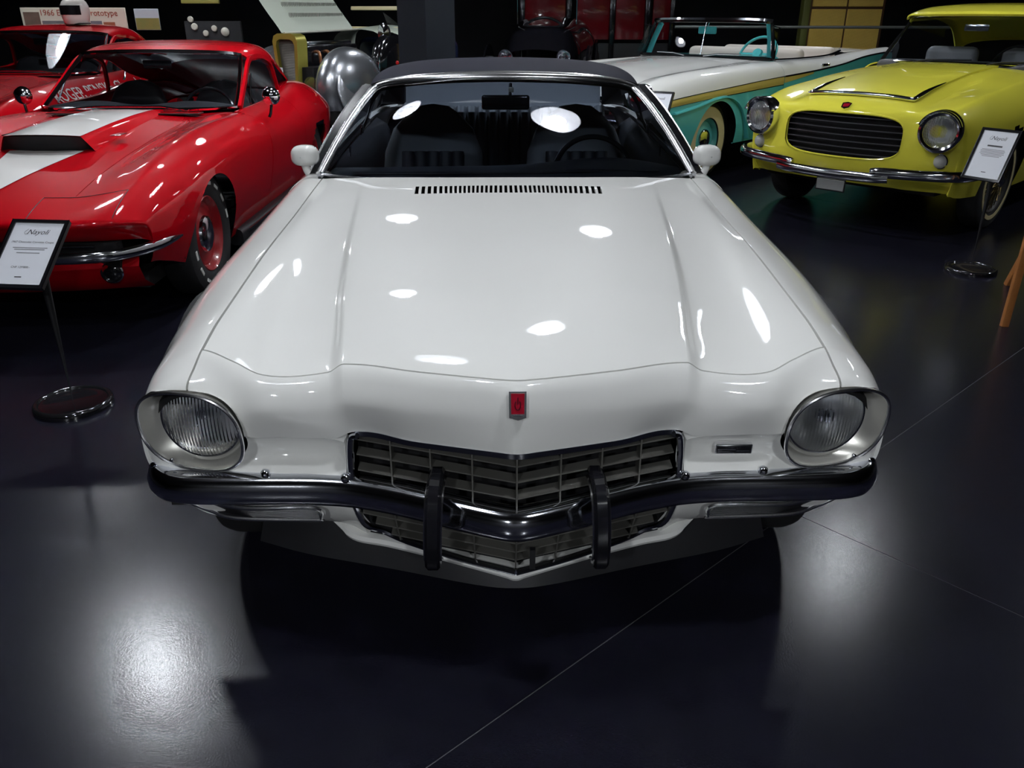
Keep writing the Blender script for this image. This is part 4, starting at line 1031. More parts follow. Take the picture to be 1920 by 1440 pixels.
YR = Surf([rail((0,1.985,1.465),(.26,2.0,1.464),(.45,2.04,1.460),(.565,2.10,1.453),(.64,2.18,1.438),(.66,2.22,1.415)),
           rail((0,2.02,1.488),(.26,2.035,1.486),(.45,2.07,1.480),(.57,2.12,1.470),(.65,2.20,1.450),(.67,2.24,1.420)),
           rail((0,2.30,1.540),(.26,2.30,1.537),(.45,2.32,1.527),(.57,2.35,1.508),(.64,2.40,1.475),(.675,2.44,1.430)),
           rail((0,2.75,1.555),(.26,2.75,1.552),(.45,2.75,1.540),(.57,2.76,1.518),(.645,2.78,1.480),(.68,2.80,1.430)),
           rail((0,3.2,1.500),(.26,3.2,1.497),(.45,3.2,1.485),(.56,3.2,1.460),(.63,3.2,1.420),(.67,3.2,1.370)),
           rail((0,3.7,1.250),(.26,3.7,1.247),(.44,3.68,1.235),(.55,3.66,1.220),(.63,3.64,1.190),(.70,3.6,1.110))], mirror=True)
us = np.array([-u for u in lin(list(YR.u[5:]), 6)][::-1][:-1] + lin(list(YR.u[5:]), 6))
panel('roof', YR.ev(us, np.array(lin(list(YR.v), 6))), YEL, YC, centre=(0, 2.6, 1.0), flange=.02)
YS = Surf([rail((.66,1.80,1.075),(.72,1.74,1.055),(.80,1.72,.965),(.86,1.72,.83),(.865,1.72,.58),(.82,1.72,.28)),
           rail((.68,2.4,1.06),(.74,2.4,1.05),(.81,2.4,.95),(.865,2.4,.80),(.868,2.4,.56),(.82,2.4,.28)),
           rail((.68,3.2,1.05),(.74,3.2,1.04),(.81,3.2,.95),(.87,3.2,.80),(.872,3.2,.56),(.82,3.2,.30)),
           rail((.62,3.9,1.0),(.70,3.9,.99),(.79,3.9,.92),(.84,3.9,.79),(.84,3.9,.56),(.80,3.9,.34)),
           rail((.45,4.45,.85),(.52,4.45,.84),(.60,4.45,.80),(.66,4.42,.72),(.66,4.4,.56),(.62,4.38,.40))])
for s in (-1, 1):
    P = YS.ev(np.array(lin(list(YS.u), 6)), np.array(lin(list(YS.v), 8)))
    d = np.hypot(P[..., 1] - 3.2, P[..., 2] - .35); ins = (d < .39) & (P[..., 2] < .75)
    mk = ins[:-1, :-1] & ins[1:, :-1] & ins[:-1, 1:] & ins[1:, 1:]
    P[..., 0] *= s
    panel('body_side', P, YEL, YC, centre=(0, 2.5, .6), mask=mk)
    sg = [[(s * .675, 1.92, 1.08), (s * .685, 2.4, 1.065), (s * .685, 3.2, 1.055)], [(s * .63, 2.18, 1.37), (s * .665, 2.45, 1.39), (s * .66, 3.15, 1.34)]]
    obj('side_window', *grid(sg), GLASS_C, YC)
    q = np.array([(s * .69, 1.87, 1.07), (s * .655, 2.05, 1.25), (s * .62, 2.22, 1.40)])
    m = MB(); m.add(*sweep(q, [(-.008, -.014), (.008, -.014), (.008, .008), (-.008, .008)], up=(0, -.5, .86))); m.build('windshield_pillar', CHROME_D, YC, 35)
    for yy in (AYY, 3.2):
        wh = wheel(YC, s * .755, yy, .352, .16, .235, s, mat('dark_wheel_well', (.02, .018, .015), .5), hub=False, white=(.255, .285, mat('cream_wall', (.55, .47, .26), .6)))
        for k in range(28):
            a_ = 2 * PI * k / 28; a2 = a_ + (.5 if k % 2 else -.5)
            m = MB(); m.add(*tube([(s * .085, .045 * math.cos(a2), .045 * math.sin(a2)), (s * .055, .228 * math.cos(a_), .228 * math.sin(a_))], .004, 5, up=(1, 0, 0))); m.build('spoke', mat('gold_spoke', (.55, .40, .16), .25, metal=1.0), wh)
        m = MB(); m.add(*lathe([(.05, .06), (.045, .10), (.02, .115), (0, .117)], (0, 0, 0), (s, 0, 0), 20)); m.build('knock_off_hub', CHROME, wh)
        m = MB(); m.add(*torus((s * .055, 0, 0), (1, 0, 0), .232, .010, 40, 8)); m.build('rim_lip', CHROME, wh)
    m = MB(); m.add(*lathe([(.40, -.1), (.40, .07)], (s * .75, AYY, .36), (1, 0, 0), 20, ang0=-.1, ang1=PI + .1)); m.build('wheel_well', DARK, YC)
    st = empty('front_seat', (s * .33, 2.55, 0)); st.parent = YC
    m = MB(); m.add(*rbox((0, 0, .92), (.46, .12, .55), .06, 3)); m.build('backrest', mat('grey_leather', (.20, .20, .22), .5), st)
    m = MB(); m.add(*rbox((0, -.28, .62), (.46, .5, .14), .05, 3)); m.build('cushion', MATS['grey_leather'], st)
m = MB(); m.add(*box((0, 1.6, .34), (1.3, 3.0, .08))); m.add(*box((0, 1.75, .75), (1.3, .06, .6))); m.build('underbody', DARK, YC, None)
m = MB(); m.add(*rbox((0, 1.86, 1.05), (1.28, .36, .10), .04, 3)); m.build('dashboard', TRIM_IN, YC)
sw = empty('steering_wheel', (.33, 2.18, 1.05)); sw.parent = YC; sw.rotation_euler = (math.radians(-25), 0, 0)
m = MB(); m.add(*torus((0, 0, 0), (0, 1, 0), .19, .011, 36, 8)); m.build('rim', BLACK_G, sw)
m = MB(); m.add(*rbox((0, 0, 0), (.37, .008, .025), .003, 1)); m.build('spoke', CHROME_D, sw)
m = MB(); m.add(*rbox((0, 2.08, 1.36), (.2, .02, .055), .01)); m.build('rear_view_mirror', CHROME_D, YC)

# ------------------------------------------------------------------ turquoise and white convertible
TQ = mat('turquoise_paint', (.09, .46, .46), .4, coat=1.0, coat_rough=.02, spec=.05)
GOLD = mat('gold_anodised', (.58, .46, .12), .45, metal=.3)
CREAM = mat('cream_vinyl', (.62, .56, .50), .5)
FC = empty('convertible_car', (1.21, 8.76, 0), -.76, 'white and turquoise open convertible with gold side stripe and whitewall tyres', 'car')
FN = [ # c, hood, crown, shoulder, white edge | stripe | turquoise
 rail((0,1.12,1.040),(.35,1.14,1.035),(.62,1.20,1.025),(.80,1.24,1.015),(.92,1.24,.985),(.975,1.24,.915),(.985,1.24,.88),(.985,1.24,.80),(.98,1.24,.56),(.95,1.24,.30)),
 rail((0,.75,1.035),(.35,.76,1.025),(.62,.78,1.005),(.80,.78,1.010),(.92,.78,.975),(.978,.78,.90),(.988,.78,.862),(.988,.78,.785),(.985,.78,.55),(.95,.78,.30)),
 rail((0,.30,1.020),(.35,.30,1.008),(.62,.30,.985),(.80,.30,1.000),(.92,.30,.965),(.98,.30,.882),(.99,.30,.838),(.99,.30,.768),(.988,.30,.55),(.95,.30,.30)),
 rail((0,-.20,.995),(.35,-.20,.983),(.62,-.20,.962),(.80,-.20,.985),(.92,-.20,.945),(.982,-.20,.86),(.992,-.20,.815),(.992,-.20,.748),(.99,-.20,.55),(.95,-.20,.30)),
 rail((0,-.60,.965),(.35,-.60,.953),(.62,-.60,.935),(.80,-.60,.960),(.92,-.60,.915),(.98,-.60,.83),(.99,-.60,.792),(.99,-.60,.728),(.985,-.60,.55),(.95,-.60,.30)),
 rail((0,-.95,.90),(.35,-.94,.89),(.62,-.92,.875),(.80,-.92,.90),(.90,-.90,.86),(.95,-.88,.79),(.96,-.88,.76),(.96,-.88,.70),(.955,-.88,.54),(.92,-.88,.32)),
 rail((0,-1.02,.80),(.35,-1.01,.79),(.62,-.99,.78),(.80,-.97,.79),(.89,-.95,.77),(.935,-.93,.73),(.945,-.93,.70),(.945,-.93,.66),(.94,-.93,.52),(.90,-.92,.34)),
]
F_ = Surf(FN, mirror=True)
us = np.array([-u for u in lin(list(F_.u[9:16]), 8)][::-1][:-1] + lin(list(F_.u[9:16]), 8))
panel('hood_and_wings', F_.ev(us, np.array(lin(list(F_.v), 8))), WHITE, FC, centre=(0, 0, .4))
for s in (-1, 1):
    hs = F_.ev(np.array([F_.u[11] + .03]), np.linspace(F_.v[0] + .02, F_.v[5], 24))[:, 0] * [s, 1, 1]
    m = MB(); m.add(*tube(hs, .003, 5)); m.build('hood_seam', BLACK, FC)
    st = F_.ev(np.array(lin(list(F_.u[15:17]), 3)), np.array(lin(list(F_.v), 6))) * [s, 1, 1]
    st[:, 1:3, 0] += s * .006
    obj('side_stripe', *grid(st), GOLD, FC, 25)
    for k in (0, -1):
        m = MB(); m.add(*tube(st[:, k] + [s * .002, 0, 0], .004, 6)); m.build('stripe_moulding', CHROME_D, FC)
    us = np.array(lin(list(F_.u[16:]), 14)); vs = np.array(lin(list(F_.v), 16))
    P = F_.ev(us, vs)
    d = np.hypot(P[..., 1], P[..., 2] - .33); R_ = .39
    ins = (d < R_)
    mk = ins[:-1, :-1] & ins[1:, :-1] & ins[:-1, 1:] & ins[1:, 1:]
    for i, j in zip(*np.nonzero(ins)):
        k = R_ / max(d[i, j], .05)
        if k < 1.3: P[i, j, 1] *= k; P[i, j, 2] = .33 + (P[i, j, 2] - .33) * k
    P[..., 0] *= s
    lf = panel('lower_fender', P, TQ, FC, centre=(0, 0, .4), mask=mk)
    lip = [(s * .994, .42 * math.cos(t), .33 + .42 * math.sin(t)) for t in np.linspace(-.05, PI + .05, 30)] + [(s * .994, -.62, .36)]
    lip = [(s * .985, .50, .34)] + lip
    m = MB(); m.add(*sweep(crv([(s * .988, .60, .33), (s * .99, .50, .50), (s * .992, .36, .66), (s * .994, .15, .745), (s * .994, -.10, .745), (s * .993, -.4, .70), (s * .99, -.75, .66)], 6), [(-.006, -.03), (.004, -.028), (.014, .0), (.004, .022), (-.006, .024)], up=(0, 0, 1) if False else (s, 0, 0.001))); m.build('arch_flare', TQ, lf, 60)
    for yy in (0.0, 3.0):
        wh = wheel(FC, s * .80, yy, .36, .19, .20, s, mat('turquoise_rim', (.08, .36, .36), .3, coat=.5), white=(.205, .305, MATS['cream_wall']))
    m = MB(); m.add(*lathe([(.41, -.12), (.41, .07)], (s * .80, 0, .36), (1, 0, 0), 20, ang0=-.1, ang1=PI + .1)); m.build('wheel_well', DARK, FC)
    # doors and rear quarters
    B_ = Surf([rail((.80,1.25,1.015),(.92,1.25,.985),(.975,1.25,.915),(.985,1.25,.88)), rail((.80,1.9,1.01),(.92,1.9,.985),(.972,1.9,.93),(.985,1.9,.905)), rail((.80,2.6,1.015),(.91,2.6,1.0),(.965,2.6,.965),(.98,2.6,.945)), rail((.76,3.3,1.05),(.86,3.3,1.05),(.93,3.3,1.03),(.96,3.3,1.01)), rail((.70,4.3,1.07),(.80,4.3,1.08),(.86,4.3,1.06),(.88,4.3,1.03))])
    panel('upper_quarter', B_.ev(np.array(lin(list(B_.u), 4)), np.array(lin(list(B_.v), 6))) * [s, 1, 1], WHITE, FC, centre=(0, 2.6, .5))
    B2 = Surf([rail((.985,1.25,.88),(.988,1.25,.80),(.98,1.25,.56),(.95,1.25,.30)), rail((.985,1.9,.905),(.988,1.9,.82),(.98,1.9,.56),(.95,1.9,.30)), rail((.98,2.6,.945),(.985,2.6,.85),(.98,2.6,.56),(.95,2.6,.30)), rail((.96,3.3,1.01),(.97,3.3,.90),(.97,3.3,.56),(.94,3.3,.34)), rail((.88,4.3,1.03),(.90,4.3,.88),(.90,4.3,.56),(.88,4.3,.38))])
    panel('lower_quarter', B2.ev(np.array(lin(list(B2.u), 4)), np.array(lin(list(B2.v), 6))) * [s, 1, 1], TQ, FC, centre=(0, 2.6, .5))
    q = B2.ev(np.array([0.0]), np.linspace(0, B2.v[-1], 20))[:, 0] * [s, 1, 1]
    m = MB(); m.add(*tube(q + [s * .004, 0, 0], .009, 6)); m.build('quarter_moulding', CHROME_D, FC)
    vq = np.linspace(0, np.interp(.75, [0, .65], [B2.v[0], B2.v[1]]), 12)
    gs = np.array([B2.ev(np.linspace(0.004, .084 - .05 * i / 11, 4), vq[i:i + 1])[0] for i in range(12)]) * [s, 1, 1] + [s * .004, 0, 0]
    obj('door_stripe', *grid(gs), GOLD, FC, 25)
    hn = empty('door_handle', (s * .985, 2.15, .955)); hn.parent = FC
    m = MB(); m.add(*rbox((0, 0, 0), (.03, .13, .028), .01)); m.build('grip', CHROME, hn)
    m = MB(); m.add(*lathe([(0, .02), (.014, .016), (.016, 0)], (0, .085, 0), (s, 0, 0), 14)); m.build('push_button', CHROME, hn)
    # cockpit side trim
    m = MB(); m.add(*tube(crv([(s * .80, 1.35, 1.025), (s * .80, 1.9, 1.02), (s * .79, 2.6, 1.03), (s * .70, 3.15, 1.065)], 6), .014, 8)); m.build('belt_moulding', CHROME_D, FC)
    it = [[(s * .79, y, 1.0) for y in (1.3, 2.0, 2.7, 3.1)], [(s * .76, y, .72) for y in (1.3, 2.0, 2.7, 3.1)], [(s * .76, y, .3) for y in (1.3, 2.0, 2.7, 3.1)]]
    obj('inner_trim', *grid(it), CREAM, FC)
    # quarter vent window
    m = MB(); m.add(*tube([(s * .775, 1.38, 1.03), (s * .775, 1.42, 1.33), (s * .775, 1.24, 1.35)], .010, 8)); m.build('vent_frame', BLACK_G, FC)
    obj('vent_pane', [(s * .775, 1.38, 1.03), (s * .775, 1.42, 1.33), (s * .74, 1.28, 1.38), (s * .80, 1.12, 1.04)], [(0, 1, 2, 3)], GLASS_C, FC, None)
DKN = Surf([rail((0,2.95,1.075),(.4,2.97,1.072),(.72,3.05,1.060),(.78,3.1,1.05)), rail((0,3.5,1.085),(.4,3.5,1.08),(.7,3.5,1.065),(.77,3.5,1.055)), rail((0,4.2,1.06),(.4,4.2,1.055),(.65,4.2,1.05),(.72,4.2,1.06)), rail((0,4.35,.85),(.4,4.35,.85),(.65,4.33,.85),(.78,4.3,.85))], mirror=True)
obj('rear_deck', *grid(DKN.ev(np.linspace(DKN.u[0], DKN.u[-1], 25), np.linspace(0, DKN.v[-1], 17))), WHITE, FC)
FW = Surf([rail((0,1.10,1.045),(.35,1.12,1.045),(.58,1.17,1.043),(.74,1.20,1.04),(.82,1.26,1.035)),
           rail((0,1.17,1.22),(.34,1.19,1.22),(.56,1.23,1.218),(.70,1.26,1.215),(.775,1.31,1.21)),
           rail((0,1.26,1.395),(.33,1.27,1.395),(.53,1.30,1.392),(.65,1.32,1.388),(.715,1.36,1.38))], mirror=True)
P = FW.ev(np.linspace(FW.u[0], FW.u[-1], 31), np.linspace(0, FW.v[-1], 11))
ws = obj('windshield', *grid(P), GLASS_C, FC)
e = np.concatenate([P[:, 0], P[-1, 1:], P[::-1, -1][1:], P[0, ::-1][1:-1]])
m = MB(); m.add(*sweep(e, [(-.016, -.012), (.016, -.012), (.020, .004), (.0, .016), (-.014, .010)], up=(0, -.85, .5), closed=True)); m.build('windshield_frame', mat('dark_chrome', (.06, .06, .065), .12, metal=.9), ws, 35)
m = MB(); m.add(*sweep(P[-1] + np.array([0, .01, .018]), [(-.03, -.01), (.03, -.01), (.026, .012), (-.024, .014)])); m.build('header_cap', CHROME, ws, 35)
for s in (-1, 1):
    q = np.array([P[0, -1 if s > 0 else 0] + [-s * .06, .05, 0], P[5, -1 if s > 0 else 0] + [-s * .055, .05, 0], P[10, -1 if s > 0 else 0] + [-s * .05, .04, -.01]])
    m = MB(); m.add(*sweep(q, rrect(.06, .035, .012, 3), up=(0, 1, 0))); m.build('inner_pillar', TQ, FC, 40)
    m = MB(); m.add(*tube([(s * .12, 1.06, 1.055), (s * .28, 1.10, 1.075), (s * .52, 1.14, 1.075)], .007)); m.build('wiper', CHROME_D, FC)
m = MB(); m.add(*rbox((0, 1.42, 1.0), (1.45, .42, .10), .045, 3)); m.build('dashboard', TQ, FC)
rv = empty('rear_view_mirror', (.0, 1.30, 1.30)); rv.parent = FC
m = MB(); m.add(*rbox((0, 0, 0), (.22, .03, .075), .014, 3)); m.build('shell', TQ, rv)
m = MB(); m.add(*tube([(0, .0, .03), (.02, .0, .10)], .007)); m.build('stem', CHROME, rv)
m = MB(); m.add(*tube([(0, 1.20, 1.06), (0, 1.27, 1.39)], .006)); m.build('centre_rod', CHROME_D, FC)
sw = empty('steering_wheel', (.40, 1.72, 1.06)); sw.parent = FC; sw.rotation_euler = (math.radians(-35), 0, 0)
m = MB(); m.add(*torus((0, 0, 0), (0, 1, 0), .21, .014, 40, 8)); m.build('rim', TQ, sw)
m = MB(); m.add(*rbox((0, 0, 0), (.40, .012, .03), .005, 1)); m.add(*lathe([(0, -.04), (.05, -.03), (.06, 0)], (0, 0, 0), (0, 1, 0), 20)); m.build('spoke', TQ, sw)
for nm, y in (('front_seat', 2.15), ('rear_seat', 2.95)):
    se = empty(nm, (0, y, 0)); se.parent = FC
    m = MB(); m.add(*rbox((0, 0, .83), (1.44, .16, .56), .06, 3)); m.build('backrest', CREAM, se)
    m = MB(); m.add(*rbox((0, -.3, .50), (1.44, .5, .16), .06, 3)); m.build('cushion', CREAM, se)
m = MB(); m.add(*box((0, 1.2, .32), (1.6, 4.2, .08))); m.add(*box((0, 1.3, .65), (1.5, .05, .6))); m.build('underbody', DARK, FC, None)
m = MB(); m.add(*sweep(crv([(-.97, -.80, .50), (-.85, -1.05, .50), (-.4, -1.12, .50), (.4, -1.12, .50), (.85, -1.05, .50), (.97, -.80, .50)], 6), [(.03 * math.cos(t), .08 * math.sin(t)) for t in np.linspace(0, 2 * PI, 13)[:-1]])); m.build('front_bumper', CHROME, FC)
m = MB(); m.add(*rbox((0, -1.0, .66), (1.3, .08, .2), .03)); m.build('grille', CHROME_D, FC)
for s in (-1, 1):
    m = MB(); m.add(*lathe([(.11, .06), (.115, -.03), (.10, -.04), (.06, -.06), (0, -.065)], (s * .78, -.98, .80), (0, 1, 0), 28)); m.build('headlight', CHROME, FC)

# ------------------------------------------------------------------ pillar and things at the back
pm = MB(); pm.add(*prism([(-.32, 0), (0, -.30), (.27, 0), (0, .30)], 0, RZ, 'z'))
pil = struct('trim_1', [(v[0] - .87, v[1] + 9.3, v[2]) for v in pm.V], pm.F, mat('pillar_slate', (.008, .010, .014), .8, spec=.2))
tag(pil, 'dark slate square pillar standing behind the white coupe roof', 'pillar')

# silver vintage tourer with its hood open
SV = mat('bare_aluminium', (.46, .48, .52), .26, metal=.85, bump=('noise', 9, .08, .01))
PALE = mat('pale_green_enamel', (.62, .68, .58), .4, coat=.5)
BRASS = mat('olive_brass', (.36, .33, .06), .35, metal=.6)
VC = empty('vintage_tourer', (-2.80, 11.0, 0), -.50, 'silver-fendered vintage tourer with raised hood and brass radiator shell', 'car')
for s in (-1, 1):
    G_ = []
    for ph in np.linspace(-.55, PI / 2, 14):
        G_.append([(s * .56 + .25 * math.cos(ph) * math.copysign(abs(math.cos(t)) ** .85, math.cos(t)), .42 + (.50 if math.sin(t) < 0 else .66) * math.cos(ph) * math.sin(t), .60 + .48 * math.sin(ph)) for t in np.linspace(0, 2 * PI, 41)[:-1]])
    fd = obj('fender', *grid(G_, closed_u=True), SV, VC, 60)
    m = MB(); m.add(*lathe([(0, .02), (.3, .02), (.38, .015), (.40, 0)], (s * .775, .40, .55), (s, 0, .25), 36)); m.build('fender_skirt', SV, VC)
    wheel(VC, s * .60, .40, .38, .15, .26, s, CHROME_D)
    hl = empty('headlamp', (s * .30, .10, .62)); hl.parent = VC
    m = MB(); m.add(*lathe([(.12, -.05), (.11, .04), (.06, .14), (0, .17)], (0, 0, 0), (0, 1, 0), 28)); m.build('bowl', SV, hl)
    m = MB(); m.add(*lathe([(.118, -.05), (.08, -.065), (0, -.07)], (0, 0, 0), (0, 1, 0), 28)); m.build('lens', LENS, hl)
def shell_pts(w0, w1, zt, zb, r):
    return [(-w0, zb), (-w1, zt - r), (-w1 + r * .3, zt - r * .3), (-w1 + r, zt), (w1 - r, zt), (w1 - r * .3, zt - r * .3), (w1, zt - r), (w0, zb)]
RD = empty('radiator', (0, 0, 0)); RD.parent = VC
o_ = shell_pts(.15, .20, 1.23, .42, .09); i_ = shell_pts(.10, .15, 1.165, .48, .07)
V_ = [(x, -.02, z) for x, z in o_] + [(x, -.02, z) for x, z in i_] + [(x, .16, z) for x, z in o_] + [(x, .03, z) for x, z in i_]
F_2 = []
for k in range(8):
    k2 = (k + 1) % 8
    F_2 += [(k, k2, 8 + k2, 8 + k), (k, 16 + k, 16 + k2, k2), (8 + k, 8 + k2, 24 + k2, 24 + k)]
obj('shell', V_, F_2, BRASS, RD, 50)
obj('core', [(x, .03, z) for x, z in i_], [tuple(range(8))], mat('radiator_mesh', (.16, .15, .13), .6, bump=('Z', 40, .6, .01)), RD, None)
m = MB(); m.add(*rbox((-.12, -.06, .72), (.16, .012, .24), .002, 1)); m.build('info_card', PAPER, VC)
hp = []
for t in np.linspace(0, 1, 12):
    a = .15 + 1.25 * t
    hp.append([(-.02 - .42 * math.sin(a * .8) - .06 * t, y, 1.235 + .02 * (y / 1.3) + .48 * t ** .9) for y in np.linspace(.02, 1.42, 9)])
hp = np.array(hp)
hpo = obj('hood_leaf', *grid(hp), PALE, VC)
m = MB()
for t0 in (3, 6):
    for k in range(34):
        f = .3 + k * .026
        y = f * 1.2
        a, b = hp[t0, 0], hp[t0 + 2, 0]
        m.add(*box(((a[0] + b[0]) / 2 + .012, y, (a[2] + b[2]) / 2), (.02, .012, abs(b[2] - a[2]) * .8)))
m.build('louver', mat('louver_shade', (.24, .25, .22), .6), hpo, None)
m = MB(); m.add(*tube([(-.01, .0, 1.235), (-.01, 1.45, 1.26)], .014)); m.build('hood_hinge', mat('bright_strip', (.75, .75, .65), .3, metal=.4), VC)
cw = Surf([rail((0,1.42,1.26),(.25,1.42,1.24),(.42,1.42,1.14),(.48,1.42,.9),(.48,1.42,.45)), rail((0,1.9,1.30),(.30,1.9,1.27),(.52,1.9,1.18),(.58,1.9,.9),(.58,1.9,.45)), rail((0,2.1,1.31),(.32,2.1,1.28),(.56,2.1,1.2),(.62,2.1,.9),(.62,2.1,.45))], mirror=True)
obj('cowl', *grid(cw.ev(np.linspace(cw.u[0], cw.u[-1], 33), np.linspace(0, cw.v[-1], 9))), PALE, VC)
BLU = mat('deep_blue_body', (.012, .018, .05), .25, coat=.8)
m = MB(); m.add(*rbox((0, 2.6, .78), (1.25, 1.0, .72), .15, 4)); m.build('rear_body', BLU, VC)
m = MB(); m.add(*box((0, .75, .62), (.72, 1.4, .45))); m.add(*box((0, 1.5, .42), (1.0, 2.6, .12))); m.build('chassis', DARK, VC, None)
eng = empty('engine', (0, .75, .95)); eng.parent = VC
m = MB(); m.add(*rbox((0, 0, 0), (.22, 1.0, .28), .02)); m.build('block', BLACK_G, eng)
m = MB(); m.add(*rbox((0, 0, .16), (.12, .9, .05), .015)); m.build('rocker_cover', CHROME_D, eng)
for k in range(5):
    m = MB(); m.add(*tube(crv([(.10, -.36 + k * .18, .06), (.18, -.36 + k * .18, .05), (.20, -.36 + k * .18, -.10)], 4), .02, 8)); m.build('exhaust_runner', mat('copper_pipe', (.45, .2, .1), .35, metal=.8), eng)
wf = empty('windscreen', (0, 1.95, 1.27)); wf.parent = VC; wf.rotation_euler = (math.radians(-12), 0, 0)
CREAMY = mat('cream_frame', (.70, .62, .36), .4)
for x in (-.52, 0, .52):
    m = MB(); m.add(*tube([(x, 0, -.02), (x, 0, .27)], .014)); m.build('post', CREAMY, wf)
for z in (0, .26):
    m = MB(); m.add(*rbox((0, 0, z), (1.1, .03, .03 if z == 0 else .05), .008)); m.build('frame_rail', CREAMY, wf)
obj('pane', [(-.52, 0, 0), (.52, 0, 0), (.52, 0, .26), (-.52, 0, .26)], [(0, 1, 2, 3)], GLASS_C, wf, None)
sp = empty('spare_wheel', (.66, 1.25, .86)); sp.parent = VC
m = MB(); m.add(*lathe([(0, .10), (.20, .10), (.30, .09), (.36, .05), (.375, 0), (.36, -.05), (.28, -.09), (0, -.09)], (0, 0, 0), (1, 0, 0), 40)); m.build('cover', BLACK_G, sp)
m = MB(); m.add(*torus((.06, 0, 0), (1, 0, 0), .345, .014, 40, 8)); m.build('cover_rim', CHROME, sp)
m = MB(); m.add(*lathe([(0, -.07), (.06, -.06), (.095, -.02), (.10, 0), (.09, .01), (0, .012)], (.0, -.12, .36), (0, -1, 0), 24, 1, 1.3)); m.build('strapped_mirror', CHROME, sp)
m = MB(); m.add(*lathe([(0, .03), (.02, .02), (.03, 0)], (.1, 0, 0), (1, 0, 0), 14)); m.build('tail_jewel', mat('red_jewel', (.6, .01, .01), .2, coat=1), sp)

# black veteran car behind the coupe roof
BK = mat('black_coach_paint', (.006, .006, .008), .12, coat=1.0)
BC = empty('veteran_car', (.42, 14.2, 0), -.15, 'black veteran car with silver hoop behind the vinyl roof', 'car')
bs = Surf([rail((0,-.4,.95),(.35,-.4,.92),(.5,-.4,.75),(.5,-.4,.45)), rail((0,.3,1.28),(.42,.3,1.22),(.62,.3,.95),(.62,.3,.45)), rail((0,1.0,1.34),(.45,1.0,1.29),(.68,1.0,1.0),(.68,1.0,.45)), rail((0,1.8,1.42),(.5,1.8,1.36),(.75,1.8,1.05),(.75,1.8,.45)), rail((0,2.6,1.25),(.5,2.6,1.2),(.75,2.6,.95),(.75,2.6,.45))], mirror=True)
obj('body', *grid(bs.ev(np.linspace(bs.u[0], bs.u[-1], 31), np.linspace(0, bs.v[-1], 25))), BK, BC)
hoop = [(.66 * math.cos(t) * .9, .62, .62 + .78 * math.sin(t)) for t in np.linspace(0, PI, 25)]
m = MB(); m.add(*tube(hoop, .022, 8, up=(0, 1, 0))); m.build('hood_band', CHROME, BC)
for s in (-1, 1):
    for y in (-.1, 2.1):
        wheel(BC, s * .78, y, .42, .12, .30, s, CHROME_D)
        fa = [(s * .80, y + .50 * math.cos(t), .42 + .50 * math.sin(t)) for t in np.linspace(.25, PI - .1, 16)]
        m = MB(); m.add(*sweep(fa, [(-.10, -.012), (.10, -.012), (.10, .012), (0, .03), (-.10, .012)], up=(s, 0, 0.01))); m.build('mudguard', BK, BC)
    m = MB(); m.add(*tube([(s * .5, 1.05, 1.3), (s * .5, .98, 1.85)], .012)); m.build('screen_post', CHROME_D, BC)
    m = MB(); m.add(*lathe([(.11, -.05), (.10, .04), (.05, .12), (0, .14)], (s * .45, -.55, .85), (0, 1, 0), 24)); m.build('headlamp', CHROME, BC)
m = MB(); m.add(*box((0, .9, .5), (.9, 2.9, .2))); m.build('chassis', DARK, BC, None)

# dark red panelled unit far behind
RP = mat('dark_red_gloss', (.16, .004, .008), .18, coat=.8)
RU = empty('red_panel_unit', (1.62, 17.2, 0), 0, 'glossy dark red panelled unit with black uprights behind the convertible', 'cabinet')
m = MB(); m.add(*box((0, .3, .47), (2.9, .5, .94))); m.build('plinth', BLACK, RU, None)
for k, x in enumerate((-1.0, -.08, .62, 1.22)):
    w_ = (.78, .62, .56, .34)[k]
    m = MB(); m.add(*rbox((x, .1, 1.62), (w_, .10, 1.24), .015)); m.build('panel', RP, RU)
for x in (-1.44, -.55, .28, .95, 1.43):
    m = MB(); m.add(*rbox((x, .08, 1.15), (.10, .16, 2.3), .01)); m.build('upright', BLACK_G, RU)

# amber panel and guard railing
AM = mat('amber_panel', (.85, .58, .11), .5, bump=('X', 18, .4, .02), mottle=(6., (.72, .48, .09)))
GP = empty('amber_screen', (5.75, 15.6, 0), 0, 'amber yellow panelled screen with dark brown mullions behind the railing', 'screen')
for i in range(2):
    for j in range(3):
        m = MB(); m.add(*rbox((-.31 + .62 * i, 0, .42 + .76 * j), (.59, .05, .72), .004, 1)); m.build('panel', AM, GP)
m = MB(); m.add(*box((0, .02, 1.2), (1.3, .04, 2.4))); m.build('mullion_frame', mat('brown_mullion', (.07, .03, .012), .5), GP, None)
m = MB(); m.add(*rbox((-.70, .05, 1.2), (.12, .2, 2.4), .01)); m.build('olive_jamb', mat('olive_jamb_paint', (.10, .11, .02), .6), GP)
RL = empty('guard_railing', (4.6, 14.4, 0), 0, 'grey steel guard railing in front of the amber panels', 'railing')
RG = mat('railing_grey', (.16, .17, .16), .45, metal=.3)
m = MB(); m.add(*tube([(-2.0, 0, 1.27), (3.0, 0, 1.27)], .022)); m.build('top_rail', RG, RL)
m = MB(); m.add(*tube([(-2.0, 0, .15), (3.0, 0, .15)], .018)); m.build('bottom_rail', RG, RL)
for k in range(26):
    m = MB(); m.add(*tube([(-2.0 + k * .2, 0, .0), (-2.0 + k * .2, 0, 1.27)], .014 if k % 8 else .022, 6)); m.build('baluster', RG, RL)

